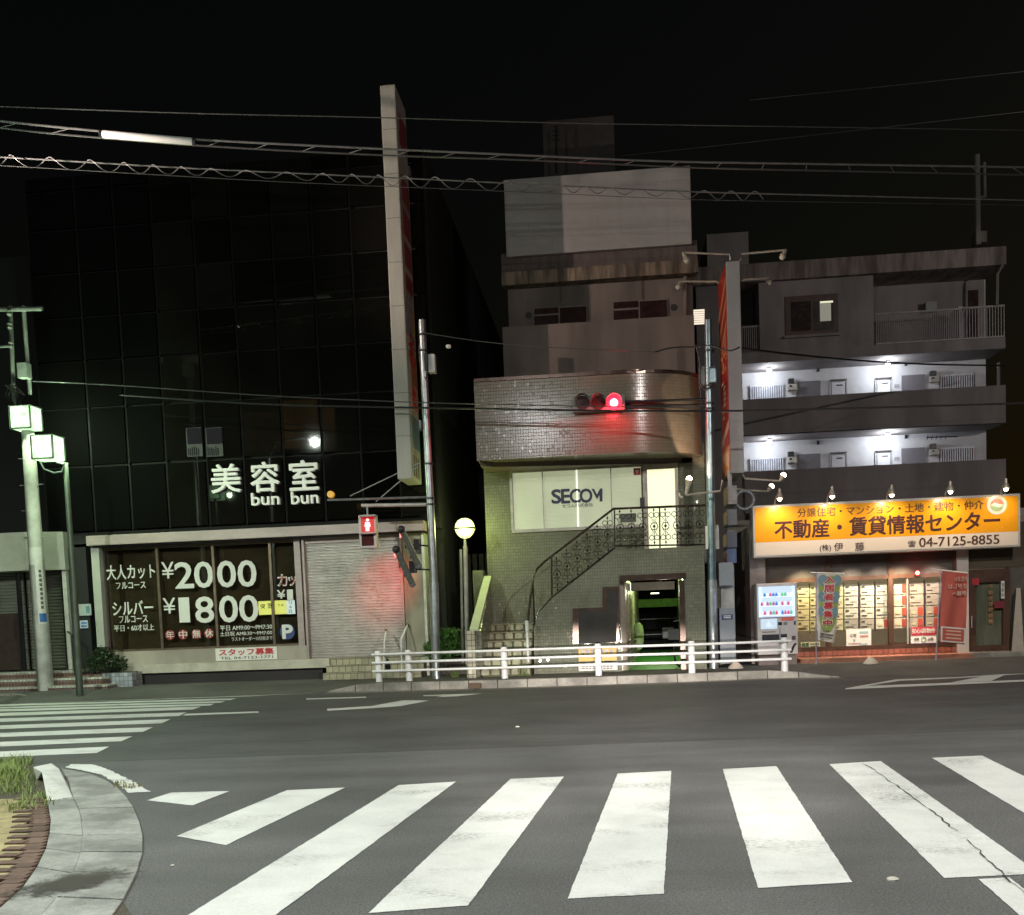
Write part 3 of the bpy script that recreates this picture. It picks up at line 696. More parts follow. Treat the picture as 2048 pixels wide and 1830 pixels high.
for (u0, v0, u1, v1) in ((769, 1283, 767, 1340), (802, 1278, 804, 1360)):
    rl = thing('handrail', 'thin white handrail on the salon steps, %s' % ('leftmost behind the guard rail end post' if u0 < 790 else 'bent at its top, beside the pillar'), 'handrail', at(u1, v1, YS-.55), 'handrails on the salon steps')
    pth = [at(u1, v1, YS-.55), at(u0, v0, YS-.55)]
    if u0 > 790: pth += [at(815, 1250, YS-.1)]
    else: pth += [at(772, 1262, YS-.2)]
    MB().tube(pth, .022, 8).build('rail', m_white, rl, smooth=True)
    MB().ball(pth[-1], .035, 8, 6).build('end_cap', mat('brown_cap', (.15, .06, .03), .5), rl)

# ---------------------------------------------------------------- tall sign standing off the facade
Yt = 21.6
ts = thing('vertical_sign', 'very tall slim white sign box jutting from the dark building, red lettering on its side', 'sign', at(803, 965, Yt))
xa = X(777, 560, Yt); xb = xa+(X(806, 560, Yt)-X(776, 560, Yt)); za, zc = Z(803, 958, Yt), Z(776, 169, Yt)
m_sg = mat('off_white_sign_sheet', (.37, .36, .315), .6, var=.08, stain=.2, sscale=.5, stretch=(1, 1, .3))
MB().box(xa, xb, Yt, Yt+1.12, za, zc).build('body', m_sg, ts, bevel=.025)
for k in range(1, 9):
    z = za+(zc-za)*k/9
    MB().box(xa-.004, xb+.004, Yt-.004, Yt+.5, z, z+.012).build('joint_strip', mat('sign_seam', (.14, .14, .12), .7), ts)
MB().box(xa+.03, xb+.05, YS-.25, YS+.1, za+1.2, za+1.4).build('bracket', m_galv, ts); MB().box(xa+.03, xb+.05, YS-.25, YS+.1, zc-1.4, zc-1.2).build('bracket', m_galv, ts)
xs_ = xb+.006; H = zc-za
def side(m, y0, y1, f0, f1, name='side_panel'): return MB().box(xs_-.003, xs_+.004, Yt+y0, Yt+y1, za+H*f0, za+H*f1).build(name, m, ts)
m_rp = mat('faded_red_panel', (.22, .035, .04), .6, var=.2)
for f0, f1 in ((.865, .945), (.725, .79), (.64, .705), (.56, .62), (.50, .54)): side(m_rp, .25, 1.0, f0, f1)
side(mat('faded_blue_panel', (.12, .19, .25), .6, var=.3), .2, 1.05, .085, .17); side(mat('faded_pink_panel', (.45, .16, .13), .6, var=.25), .35, 1.05, .19, .335)
side(mat('faded_grey_panel', (.22, .21, .24), .6, var=.3), .1, .8, .375, .47); side(mat('faded_yellow_panel', (.38, .25, .08), .6, var=.25), .8, 1.05, .40, .46)
for k in range(3): side(m_dark, .25+k*.25, .31+k*.25, .01, .065, 'print_bar'); side(m_dark, .3+k*.22, .35+k*.22, .475, .53, 'print_bar')
text('2', Yt+.25, Yt+.95, za+H*.355, za+H*.385, xs_+.006, m_print_r, ts, .03, side=1, thick=.01); text('0', Yt+.25, Yt+.95, za+H*.305, za+H*.345, xs_+.006, m_print_r, ts, .03, side=1, thick=.01)
for k in range(2): text('専', Yt+.4, Yt+.8, za+H*(.20+.025*k), za+H*(.22+.025*k), xs_+.006, m_print_r, ts, .02, side=1, thick=.01)

# ================================================================== shuttered shop on the far left
YL = 22.7
lb = thing('shuttered_shop', 'low shop with grey fascia and closed shutters behind the left utility pole', 'building', (X(60, 1340, YL), YL, SW))
xl0, xl1, xl2 = -16.5, X(66, 1100, YL), X(137, 1100, YL+.25)
zf1, zf0 = Z(60, 1066, YL), Z(60, 1142, YL); zst_ = Z(60, 1342, YL)
m_fas = mat('pale_fascia', (.30, .30, .255), .7, var=.08, stain=.2, sscale=1)
MB().box(xl0, xl1, YL-.3, YL+.5, zf0, zf1).build('fascia', m_fas, lb); 
MB().prism([(xl1+.003, YL-.3, zf0), (xl2, YL+.05, zf0), (xl2, YL+.5, zf0), (xl1+.003, YL+.5, zf0)], (0, 0, zf1-zf0)).build('fascia', m_fas, lb)
MB().box(xl0, xl2, YL+.5, YL+12, SW, zf1+.05).build('wall', m_side, lb)
MB().box(xl0, xl2+.1, YL+3.5, YL+16, SW, zf1+7.5).build('rear_block', m_side, lb)
m_sl2 = mat('grey_green_shutter', (.155, .16, .13), .45, .2, var=.1, stain=.3, sscale=.8)
sh2 = MB().box(xl1-.4, xl2-.12, YL+.32, YL+.36, zst_, zf0).build('shutter', m_dark, lb)
n_sl = int((zf0-zst_)/.075)
def slats(x0, x1, y, z0, z1, par, m, n):
    d = (z1-z0)/n
    me = mesh_of(MB().add([(a, yy, zz) for yy, zz in ((0, 0), (-.018, d*.3), (-.018, d*.7), (0, d*.98)) for a in (x0-(x0+x1)/2, x1-(x0+x1)/2)], [(2*i, 2*i+1, 2*i+3, 2*i+2) for i in range(3)]), 'slat', m)
    for i in range(n): piece('slat', me, par, ((x0+x1)/2, y, z0+i*d))
slats(xl1-.4, xl2-.12, YL+.31, zst_+.02, zf0, sh2, m_sl2, n_sl)
MB().box(xl2-.12, xl2-.02, YL+.1, YL+.4, zst_, zf0).build('post', mat('pale_jamb', (.38, .39, .34), .6), lb)
sh3 = MB().box(xl0, xl1-.45, YL+.32, YL+.36, zst_, zf0).build('shutter', m_dark, lb)
slats(xl0, xl1-.45, YL+.31, zst_+.02, zf0, sh3, m_sl2, n_sl)
boxp('dark_door', -60, 1228, 38, 1341, YL+.26, .03, mat('brown_glass_door', (.05, .035, .03), .12, var=.2), lb)
for k in range(6): boxp('door_print', 27, 1242+k*6, 33, 1244+k*6, YL+.25, .006, m_black, lb)
px_ = at(40, 1146, YL); pz = at(51, 1341, YL)
MB().tube([(px_.x-.02, YL-.06, pz.z), (px_.x-.02, YL-.06, px_.z)], .055, 12).build('downpipe', mat('black_gloss_pipe', (.012, .012, .014), .15, var=.1), lb, smooth=True)
# tiled entrance steps
es = thing('entrance_steps', 'wide brown tiled steps with white tile nosings below the shuttered shop', 'steps', (X(60, 1390, YL-1), YL-1, SW))
m_bt = tiles('brown_mosaic', (.115, .06, .05), (.22, .19, .16), .075, .085, .35, .06, .12)
m_nt = tiles('white_nosing_tile', (.50, .50, .44), (.12, .10, .08), .09, .09, .2, .12, .12)
nz_ = [1344, 1359, 1374, 1386, 1396]
for i in range(4):
    yb = YL-.05-.32*i if i else YL-.02
    yfr = YL-.25-.32*i
    zt_ = Z(60, nz_[i], yfr); 
    x1_ = X(214, 1360, yfr) if i else X(160, 1350, yfr)
    MB().box(xl0, x1_, yfr, YL+.45, SW-.1, zt_-.045).build('step', m_bt, es)
    MB().box(xl0, x1_+.003, yfr-.012, YL+.45, zt_-.044, zt_).build('nosing', m_nt, es)
bx = thing('tiled_planter', 'square planter box of bluish white tiles holding a dark shrub', 'planter', at(235, 1378, YS-.5))
m_pt = tiles('blue_white_tile', (.30, .33, .36), (.12, .12, .11), .10, .10, .2, .1, .1, var=.25)
x0, x1, z0, z1 = rc(206, 1346, 265, 1380, YS-.62)
MB().box(x0, x1, YS-.62, YS-.13, SW, z1).build('box', m_pt, bx); MB().box(x0-.6, x0-.004, YS-.45, YS-.12, SW, z1-.02).build('low_box', m_bt, bx)
MB().box(x0+.05, x1-.05, YS-.57, YS-.18, z1-.02, z1+.012).build('soil', mat('soil', (.06, .05, .035), .95), bx)
m_leaf = mat('dark_shrub_leaf', (.030, .055, .022), .45, var=.5, scale=7, spec=.35)
m_leafb = mat('bright_shrub_leaf', (.055, .13, .025), .45, var=.4, scale=9)
def bush(mb, c, rx, ry, rz, n, s):
    for _ in range(n):
        while True:
            d = Vector((random.uniform(-1, 1), random.uniform(-1, 1), random.uniform(-1, 1)))
            if .35 < d.length < 1: break
        d *= .8+.35*random.random()
        p = Vector(c)+Vector((d.x*rx, d.y*ry, d.z*rz)); a = Vector((random.gauss(0, 1), random.gauss(0, 1), random.gauss(.3, .7))).normalized(); b_ = a.cross(Vector((random.random(), random.random(), .3))).normalized()
        L = s*random.uniform(.6, 1.3); w = L*.38
        mb.add([p-a*L*.5, p+b_*w*.5, p+a*L*.5, p-b_*w*.5+Vector((0, 0, w*.2))], [(0, 1, 2, 3)])
sb_ = thing('shrub', 'dark bushy shrub growing in the tiled planter left of the salon window', 'shrub', at(212, 1345, YS-.35))
f = MB(); c = at(210, 1322, YS-.4)
for dx, dz, r_ in ((-.25, -.05, .24), (.1, .02, .30), (.32, -.08, .22), (-.05, .12, .24)): bush(f, (c.x+dx, c.y+random.uniform(-.1, .1), c.z+dz), r_, r_*.8, r_*.9, 330, .09)
f.build('foliage', m_leaf, sb_)
st = MB()
for k in range(5): st.tube([(c.x-.2+k*.1, c.y, z1), (c.x-.25+k*.12, c.y, c.z)], .012, 5)
st.build('stem', mat('stem_bark', (.06, .045, .03), .9), sb_)
for (u0, v0, u1, v1, lab, mm) in ((158, 1208, 182, 1231, 'weathered greenish white notice board on the dark wall beside the left lamp post', mat('pale_notice', (.34, .38, .36), .6, var=.15)),
                                  (160, 1241, 175, 1256.5, 'small blue and white notice plate below the larger notice board', mat('white_plate', (.6, .63, .68), .5))):
    nb_ = thing('notice_board', lab, 'notice board', at(u0, v1, YS-.01))
    boxp('board', u0, v0, u1, v1, YS-.02, .03, mm, nb_)
    if u1 > 180: boxp('print', 172, 1212, 179, 1226, YS-.025, .004, mat('green_print', (.09, .2, .2), .6), nb_)
    else:
        for k in range(2): boxp('print', 162, 1243.5+k*6.5, 173.5, 1248+k*6.5, YS-.025, .004, mat('blue_print', (.10, .2, .42), .6), nb_)
MB().box(X(137, 1200, YS+.3), X(190, 1200, YS+.3), YS+.012, YS+.3, SW, zb).build('recess_wall', m_side, salon)
# ================================================================== tiled office building with outside stair
YF, YM, YB = 22.1, 23.4, 22.15        # stair wall, main wall, overhanging band
off = thing('office_building', 'greenish tiled office building with an outside stair, lit window and blank rooftop billboard', 'building', (X(1180, 1345, YF), YF, SW))
m_tile = tiles('glazed_wall_tile', (.205, .21, .155), (.095, .092, .07), .055, .07, .06, .045, .11, var=.10, stain=.25)
m_tile2 = tiles('brown_band_tile', (.195, .168, .122), (.10, .085, .065), .055, .07, .20, .008, .10, var=.07, stain=.15)
m_plas = mat('weathered_plaster', (.175, .138, .122), .85, var=.15, scale=3, stretch=(1, 1, .22), stain=.35, sscale=1.0, bump=.15)
m_rust = mat('stained_ledge', (.20, .15, .11), .9, var=.45, scale=5, stretch=(3, 3, .4), stain=.6, sscale=2)
m_bronze = mat('bronze_trim', (.13, .09, .075), .22, .7, var=.15)
xl, xr = X(972, 1060, YM), X(1412, 1060, YM)
zband0, zband1 = Z(977, 920, YB), Z(950, 765, YB)
_zo, _xo0, _xo1 = Z(1304, 1159, YF)+.36, X(1241.5, 1250, YF)-.22, X(1368, 1250, YF)+.22
MB().box(xl, xr, YM, YM+9, _zo, zband0+.3).build('wall', m_tile, off)
MB().box(xl, _xo0, YM, YM+9, SW-.1, _zo-.002).build('lower_wall', m_tile, off); MB().box(xr-.02+.05, xr+.3, YM, YM+9, SW-.1, _zo-.002).build('lower_wall', m_tile, off)
# overhanging upper band with rounded right end
xbL, xbS, xbR = X(950.5, 840, YB), X(1235, 815, YB), X(1402, 810, YB+1.1)
plan = [(xbL, YB)]+[(xbL+(xbS-xbL)*k/6, YB) for k in range(1, 7)]+[(xbS+(xbR-xbS)*math.sin(t), YB+1.15*(1-math.cos(t))) for t in [math.pi/2*k/14 for k in range(1, 15)]]
plan += [(xbR, YB+9), (xbL, YB+9)]
MB().prism([(x, y, zband0) for x, y in plan], (0, 0, zband1-zband0)).build('upper_band', m_tile2, off, smooth=True)
MB().prism([(xbL+.06, YB+.06, zband0-.10), (xbL+.3, YB+.4, zband0-.10), (xbR-.2, YB+1.3, zband0-.10), (xbR-.2, YM, zband0-.10), (xbL+.06, YM, zband0-.10)], (0, 0, .097)).build('soffit', mat('brown_soffit', (.10, .075, .055), .6, var=.2), off)
MB().prism([(x*.999, y-.03 if y < YB+5 else y, zband1+.003) for x, y in plan], (0, 0, .07)).build('coping', m_bronze, off)
MB().prism([(xbL, YB+.02, zband0-.002), (xl, YB+.5, Z(972, 926, YM)-.1), (xl, YM-.003, Z(972, 926, YM)-.1), (xbL, YM-.003, zband0-.002)], (.10, 0, 0)).build('band_bracket', m_tile2, off)
# lit window with blinds
x0, x1, z0, z1 = rc(1026, 940, 1284, 1054, YM)
wz0, wz1 = z0, z1
bl = emit('lit_blind', (1.0, 1.0, .70), .40, (.6, .6, .5), .10, 1.5)
win = MB().box(x0-.05, x1, YM-.05, YM+.05, z0-.07, z0).box(x0-.05, x1, YM-.05, YM+.05, z1, z1+.06).box(x0-.06, x0, YM-.05, YM+.05, z0, z1).build('window', mat('aluminium_frame', (.35, .33, .28), .4, .5), off)
ms = [1026, 1086.5, 1155, 1223, 1284]
xs_ = [X(u, 1000, YM) for u in ms]
n_b = 44
for i in range(4):
    bm_ = mesh_of(MB().box(-(xs_[i+1]-xs_[i])/2+.012, (xs_[i+1]-xs_[i])/2-.012, 0, .004, 0, (z1-z0)/n_b*.93), 'blind_slat', bl)
    for k in range(n_b):
        piece('blind_slat', bm_, win, ((xs_[i]+xs_[i+1])/2, YM-.012+random.uniform(0, .003), z0+k*(z1-z0)/n_b), (R(-7+random.uniform(-2, 2)), 0, 0))
    MB().box(xs_[i]+.02, xs_[i+1]-.02, YM-.034, YM-.030, z0, z1).build('pane', m_glass, win)
    if i: MB().box(xs_[i]-.014, xs_[i]+.014, YM-.05, YM-.02, z0, z1).build('frame', emit('bright_gap', (1, 1, .85), .9) if i == 2 else mat('aluminium_frame', (.35, .33, .28), .4, .5), win)
boxp('light_strip', 1088, 936, 1220, 939.5, YM-.028, .01, emit('tube_light', (1, 1, .8), 1.6), win)
# company letters on the panes
yl = YM-.045
m_navy = mat('navy_lettering', (.012, .016, .06), .4)
for ch, a, b_ in (('S', 1103.6, 1121.5), ('E', 1123, 1139), ('C', 1140, 1160.5), ('O', 1160, 1184)):
    textp(ch, a, 979.5-.03*(a-1103), b_, 1006.5-.03*(a-1103), yl, m_navy, win, .03, thick=.012)
q = lambda u, v: at(u, v, yl)
MB().prism([q(1183, 977.5), q(1188, 977.5), q(1194, 989), q(1200, 977), q(1205, 977), q(1205, 1003), q(1199, 1003), q(1199, 990), q(1194, 999)], (0, .012, 0)).build('lettering', m_navy, win)
textp('セコム株式会社', 1124, 1007, 1186, 1014.5, yl, m_navy, win, .012, thick=.008)
boxp('sticker', 1267, 936, 1281, 950, YM-.045, .008, mat('red_sticker', (.45, .03, .03), .5), win)
c = at(1274, 942, YM-.05); MB().prism([(c.x-.05, c.y, c.z+.02), (c.x, c.y, c.z-.05), (c.x+.05, c.y, c.z+.02)], (0, .004, 0)).build('sticker_mark', m_print_w, win)
# glass door, lit from inside
x0, x1, z0, z1 = rc(1296, 938.5, 1351, 1101, YM)
door = MB().box(x0-.10, x0, YM-.06, YM+.05, z0, z1+.12).box(x1, x1+.07, YM-.06, YM+.05, z0, z1+.12).box(x0, x1, YM-.06, YM+.05, z1, z1+.12).build('door', mat('door_frame', (.33, .29, .24), .4, .4), off)
MB().box(x0, x1, YM-.02, YM-.01, z0, z1).build('lit_panel', emit('lit_door_panel', (1.0, .97, .62), 1.25, var=.06, vscale=1), door)
MB().box(x0, x1, YM-.05, YM-.045, z0, z1).build('pane', m_glass, door)
c = at(1284.5, 1004, YM-.1); MB().box(c.x-.05, c.x+.05, YM-.09, YM-.06, c.z-.1, c.z+.1).build('entry_phone', m_dark, door)
boxp('letter_box', 1241, 1027, 1272, 1044, YM-.12, .07, mat('grey_box', (.10, .10, .09), .6), off)
# stair front wall with passage opening
W_ = lambda pts: [at(u, v, YF) for u, v in pts]
zg = SW-.1
xo0, xo1 = X(1241.5, 1250, YF), X(1368, 1250, YF); zo = Z(1304, 1159, YF)
xe = X(1412, 1250, YF)
zl = Z(1300, 1096, YF)
prof = W_([(1068, 1254), (1076.5, 1226), (1105, 1197.5), (1227, 1101)])
xw0 = X(1066, 1300, YF)
pts = [(xw0, YF, zg)]+[(max(p.x, xw0+.002*i), YF, p.z) for i, p in enumerate(prof)]+[(xe, YF, zl), (xe, YF, zg), (xo1, YF, zg), (xo1, YF, zo), (xo0, YF, zo), (xo0, YF, zg)]
MB().prism(pts, (0, .2, 0)).build('stair_wall', m_tile, off)
MB().box(prof[-1].x, xe, YF+.2, YM-.002, zl-.25, zl-.01).build('landing', m_conc, off)
# flight to the landing
n_st = 9; a, b_ = prof[1], prof[-1]
fl = thing('stair_flight', 'outside stair climbing to the lit office door', 'stair', (a.x, YF+.6, SW)); fl['category'] = 'stair'
zpl = Z(1015, 1247, YM-.2)
for k in range(n_st):
    x = a.x+(b_.x-a.x)*k/n_st; z = zpl+(zl-zpl)*(k+1)/n_st
    MB().box(x, b_.x+.02, YF+.205, YM-.004, z-(zl-zpl)/n_st-.02, z-.004).build('step', m_conc, fl)
# lower flight, climbing away from the street, with patterned treads
x0l, x1l = X(972, 1300, YM-.6), xw0-.03
for k in range(6):
    y = YF-.45+k*.27; z = SW+(zpl-SW)*(k+1)/6
    stp = MB().box(x0l, x1l, y, YM-.003, SW-.1 if k == 0 else z-(zpl-SW)/6-.02, z).build('step', mat('mossy_step', (.10, .095, .05), .85, var=.4, scale=6), fl)
    nt_ = 5; w = (x1l-x0l)/nt_
    hh = (zpl-SW)/6
    me = mesh_of(MB().add([(-.085, 0, .035), (.085, 0, .035), (.085, 0, hh-.05), (.05, 0, hh-.028), (-.05, 0, hh-.028), (-.085, 0, hh-.05), (-.085, .02, .035), (.085, .02, .035), (.085, .02, hh-.05), (.05, .02, hh-.028), (-.05, .02, hh-.028), (-.085, .02, hh-.05)],
                          [(0, 1, 2, 3, 4, 5), (0, 1, 7, 6), (1, 2, 8, 7), (2, 3, 9, 8), (3, 4, 10, 9), (4, 5, 11, 10), (5, 0, 6, 11)]), 'step_tile', mat('cream_riser_tile', (.30, .29, .18), .5, var=.35, scale=8, rand=.2))
    for j in range(nt_): piece('step_tile', me, stp, (x0l+w*(j+.5), y-.012, z-hh))
    MB().box(x0l, x1l, y-.02, y, z-.025, z+.004).build('nosing', mat('worn_nosing', (.26, .24, .14), .7, var=.4, scale=9), stp)
# left parapet of the stair: sloping green coping, dark side
pc0, pc1 = at(948, 1262, YF-.45), at(979, 1156, YM-.3)
MB().hexa([(pc0.x-.07, pc0.y, SW), (pc0.x+.15, pc0.y, SW), (pc1.x+.02, pc1.y, SW), (pc1.x-.10, pc1.y, SW)], [(pc0.x-.07, pc0.y, pc0.z), (pc0.x+.15, pc0.y, pc0.z), (pc1.x+.02, pc1.y, pc1.z), (pc1.x-.1, pc1.y, pc1.z)]).build('parapet', m_tile, fl)
MB().hexa([(pc0.x-.09, pc0.y-.02, pc0.z+.003), (pc0.x+.1, pc0.y-.02, pc0.z+.003), (pc1.x+.04, pc1.y, pc1.z+.003), (pc1.x-.12, pc1.y, pc1.z+.003)], [(pc0.x-.09, pc0.y-.02, pc0.z+.05), (pc0.x+.1, pc0.y-.02, pc0.z+.05), (pc1.x+.04, pc1.y, pc1.z+.05), (pc1.x-.12, pc1.y, pc1.z+.05)]).build('coping', mat('pale_green_coping', (.42, .48, .30), .6, var=.1), fl)
p = at(960, 1142, YM+.1); MB().box(p.x-.12, p.x+.12, YM-.3, YM+.2, SW, p.z).build('end_pier', mat('green_render', (.16, .18, .11), .8), fl)
x0, x1, z0, z1 = rc(933, 1262, 950, 1330, YF-.6)
MB().box(x0, x1, YF-.6, YF-.4, SW-.1, z1).build('front_pier', tiles('pale_pier_tile', (.42, .38, .28), (.10, .08, .06), .10, .12, .3, .05, .12), fl)
# ornamental iron railing
m_iron = mat('dark_iron', (.035, .028, .022), .3, .6, var=.2)
rail = thing('iron_railing', 'ornamental dark iron railing with scrolls along the stair and landing', 'railing', at(1227, 1100, YF))
top = [at(1055, 1252, YF-.05), at(1060, 1200, YF-.05), at(1066, 1160, YF-.03), at(1074, 1138, YF), at(1088, 1124, YF+.05), at(1227, 1017.5, YF+.05), at(1411, 1010.5, YF+.05)]
MB().tube(top, .026, 8).build('handrail', mat('worn_handrail', (.10, .08, .06), .25, .7), rail, smooth=True)
bot = [at(1068, 1250, YF+.02), at(1077, 1222, YF+.05), at(1105, 1193, YF+.05), at(1227, 1097, YF+.05)]
MB().tube(bot, .022, 8).build('lower_rail', m_iron, rail, smooth=True)
MB().tube([at(1229, 1092, YF+.05), at(1411, 1089, YF+.05)], .018, 8).build('lower_rail', m_iron, rail)
for (ua, va, ub, vb) in ((1229, 1017, 1229, 1098), (1319, 1013, 1320, 1097), (1103, 1112, 1104, 1195)):
    MB().tube([at(ua, va, YF+.05), at(ub, vb, YF+.05)], .016, 8).build('post', m_iron, rail)
zt_, zb_ = Z(1320, 1014, YF+.05), Z(1320, 1090, YF+.05); hh = zt_-zb_
om = MB()
om.tube([(0, 0, 0), (0, 0, hh)], .007, 5)
for f, r_ in ((.5, .075),): om.ring((0, 0, hh*f), r_, .009, 16, 5)
for f in (.2, .8): om.ring((-.055, 0, hh*f), .05, .008, 12, 5); om.ring((.055, 0, hh*f), .05, .008, 12, 5)
for f in (.35, .65): om.tube([(-.06, 0, hh*(f-.08)), (-.02, 0, hh*f), (-.06, 0, hh*(f+.08))], .007, 5); om.tube([(.06, 0, hh*(f-.08)), (.02, 0, hh*f), (.06, 0, hh*(f+.08))], .007, 5)
om.ball((0, 0, hh*.5), .03, 8, 6); om.ball((0, 0, hh*.93), .022, 8, 6); om.ball((0, 0, hh*.07), .022, 8, 6)
ome = mesh_of(om, 'scroll_panel', m_iron)
xa, xb = X(1229, 1050, YF+.05), X(1411, 1050, YF+.05)
for k in range(8): piece('scroll_panel', ome, rail, (xa+(k+.5)*(xb-xa)/8, YF+.05, zb_+(k+.5)*0))
for k in range(6):
    t = (k+.5)/6; p = bot[2].lerp(bot[3], t)
    piece('scroll_panel', ome, rail, (p.x, YF+.05, p.z), sc=(1, 1, .98))
MB().tube([at(1066, 1170, YF), at(1069, 1250, YF)], .018, 8).build('post', m_iron, rail)
pp = thing('white_post', 'thin white painted post at the foot of the office stair', 'post', at(1056, 1330, YF-.35))
MB().tube([at(1056.5, 1325, YF-.35), at(1054.5, 1264, YF-.35)], .03, 8).build('post', m_white, pp); MB().tube([at(1054.5, 1263, YF-.35), at(1053.5, 1241, YF-.35)], .04, 8).build('cap', m_white, pp)
# bronze-framed dark panel beside the passage
P2 = [(1145.5, 1288), (1145.5, 1217), (1205, 1214.5), (1205, 1174), (1238, 1172.5), (1238, 1284)]
MB().prism([at(u, v, YF-.05) for u, v in P2], (0, .048, 0)).build('framed_panel', m_bronze, off)
P3 = [(1157, 1288), (1157, 1223), (1214, 1220.5), (1214, 1181.5), (1233, 1181), (1233, 1284)]
MB().prism([at(u, v, YF-.062) for u, v in P3], (0, .011, 0)).build('dark_panel', mat('smoked_steel', (.045, .043, .04), .45, .0, var=.25, scale=3, spec=.06), off)
nb_ = thing('notice_sign', 'yellow and white notice boards on the tiled wall behind the guard rail', 'sign', at(1196, 1341, YF-.1))
boxp('yellow_board', 1157, 1296, 1233, 1322, YF-.09, .03, mat('amber_board', (.55, .33, .05), .5, var=.15), nb_)
boxp('white_board', 1157, 1325, 1235, 1341, YF-.09, .03, mat('white_board', (.6, .57, .54), .5), nb_)
for k, (v, h) in enumerate(((1299, 7), (1308, 7))):
    for j in range(7): boxp('print', 1162+j*9.5, v, 1169+j*9.5, v+h, YF-.094, .004, m_black, nb_)
for k in range(3):
    for j in range(9): boxp('print', 1164+j*7, 1327+k*4.3, 1169+j*7+random.uniform(-1, 1), 1329.5+k*4.3, YF-.094, .004, mat('grey_print', (.2, .19, .2), .6), nb_)
boxp('lintel', 1239, 1148, 1372, 1160, YF-.05, .05, m_bronze, off); boxp('jamb', 1360, 1160, 1371, 1340, YF-.03, .03, m_bronze, off)
# passage: ribbed left wall, green floor, back wall coloured black for the unlit void
bk = 32.0
B0, B1 = at(1271, 1250, bk), at(1353, 1250, bk); zc = zo+.35
A0, A1 = Vector((xo0, YF+.2, 0)), Vector((xo1, YF+.2, 0))
pas = MB()
m_int = mat('green_passage_wall', (.14, .19, .07), .7, var=.15)
MB().hexa([(A0.x-.2, A0.y, SW), (A0.x, A0.y, SW), (B0.x, bk, SW), (B0.x-.3, bk, SW)], [(A0.x-.2, A0.y, zc), (A0.x, A0.y, zc), (B0.x, bk, zc), (B0.x-.3, bk, zc)]).build('passage_wall', m_int, off)
MB().hexa([(A1.x, A1.y, SW), (A1.x+.2, A1.y, SW), (B1.x+.3, bk, SW), (B1.x, bk, SW)], [(A1.x, A1.y, zc), (A1.x+.2, A1.y, zc), (B1.x+.3, bk, zc), (B1.x, bk, zc)]).build('passage_wall', m_tile, off)
MB().quad((A0.x, YF, SW+.012), (A1.x, YF, SW+.012), (B1.x, bk, SW+.012), (B0.x, bk, SW+.012)).build('green_floor', mat('green_floor_paint', (.07, .30, .06), .5, var=.15), off)
MB().quad((A0.x-.2, YF+.2, zc), (A1.x+.2, YF+.2, zc), (B1.x+.3, bk, zc), (B0.x-.3, bk, zc)).build('passage_ceiling', m_int, off)
m_rib = mat('ribbed_tile', (.36, .31, .25), .25, var=.15)
rib = mesh_of(MB().lathe((0, 0, 0), [(.15, 0), (.15, 1)], 12), 'wall_rib', m_rib, True)
for k in range(11):
    t = (k+.2)/11*.98; p = A0.lerp(Vector((B0.x, bk, 0)), t)
    piece('wall_rib', rib, off, (p.x, p.y, SW), sc=(1, 1.7, zc-.3-SW-k*.012))
for z, t1 in ((Z(1250, 1280, YF), .95), (Z(1250, 1296, YF), .95), (Z(1250, 1312, YF), .95)):
    p = A0.lerp(Vector((B0.x, bk, 0)), t1)
    MB().tube([(A0.x+.19, A0.y-.1, z), (p.x+.19, p.y, z)], .018, 6).build('wall_rail', m_iron, off)
boxp('passage_beam', 1262, 1164, 1349, 1180, YF+2.2, .2, mat('grey_beam', (.28, .25, .25), .7), off)
boxp('green_beam', 1272, 1198, 1354, 1214, bk-1.2, .3, mat('bright_green_beam', (.17, .34, .05), .6), off)
boxp('back_wall', 1262, 1180, 1362, 1330, bk, .2, mat('unlit_void_black', (.006, .006, .007), .8, spec=.1), off)
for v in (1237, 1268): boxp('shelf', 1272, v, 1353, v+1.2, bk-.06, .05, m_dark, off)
boxp('notice_plate', 1325, 1255, 1348, 1277, bk-.5, .03, mat('grey_plate', (.14, .14, .15), .5), off)
lt = boxp('ceiling_light', 1302, 1185.5, 1318, 1187.5, bk-4.5, .15, emit('passage_tube', (.85, 1, .6), 3), off)
spot_or_point('passage_light', 'POINT', ((A0.x+B1.x)/2+.2, 26.5, zc-.35), 75, (.75, 1, .45), .25, off)
spot_or_point('passage_light', 'POINT', ((xo0+xo1)/2+.35, YF+1.1, zo-.25), 12, (1, .92, .72), .15, off)  # second lamp added near the front to brighten the ribs
gb = thing('hanging_bag', 'pale green bag hanging at the ribbed wall inside the passage', 'bag', at(1278, 1300, 27))
c = at(1278, 1300, 26.5)
MB().lathe(c, [(.03, 0), (.09, .05), (.13, .2), (.14, .45), (.11, .62), (.04, .7)], 10).build('bag', mat('pale_green_cloth', (.20, .26, .12), .7), gb, smooth=True)
MB().tube([(c.x-.05, c.y, c.z+.66), (c.x-.12, c.y, c.z+.95), (c.x+.02, c.y, c.z+.68)], .012, 5).build('strap', m_dark, gb)
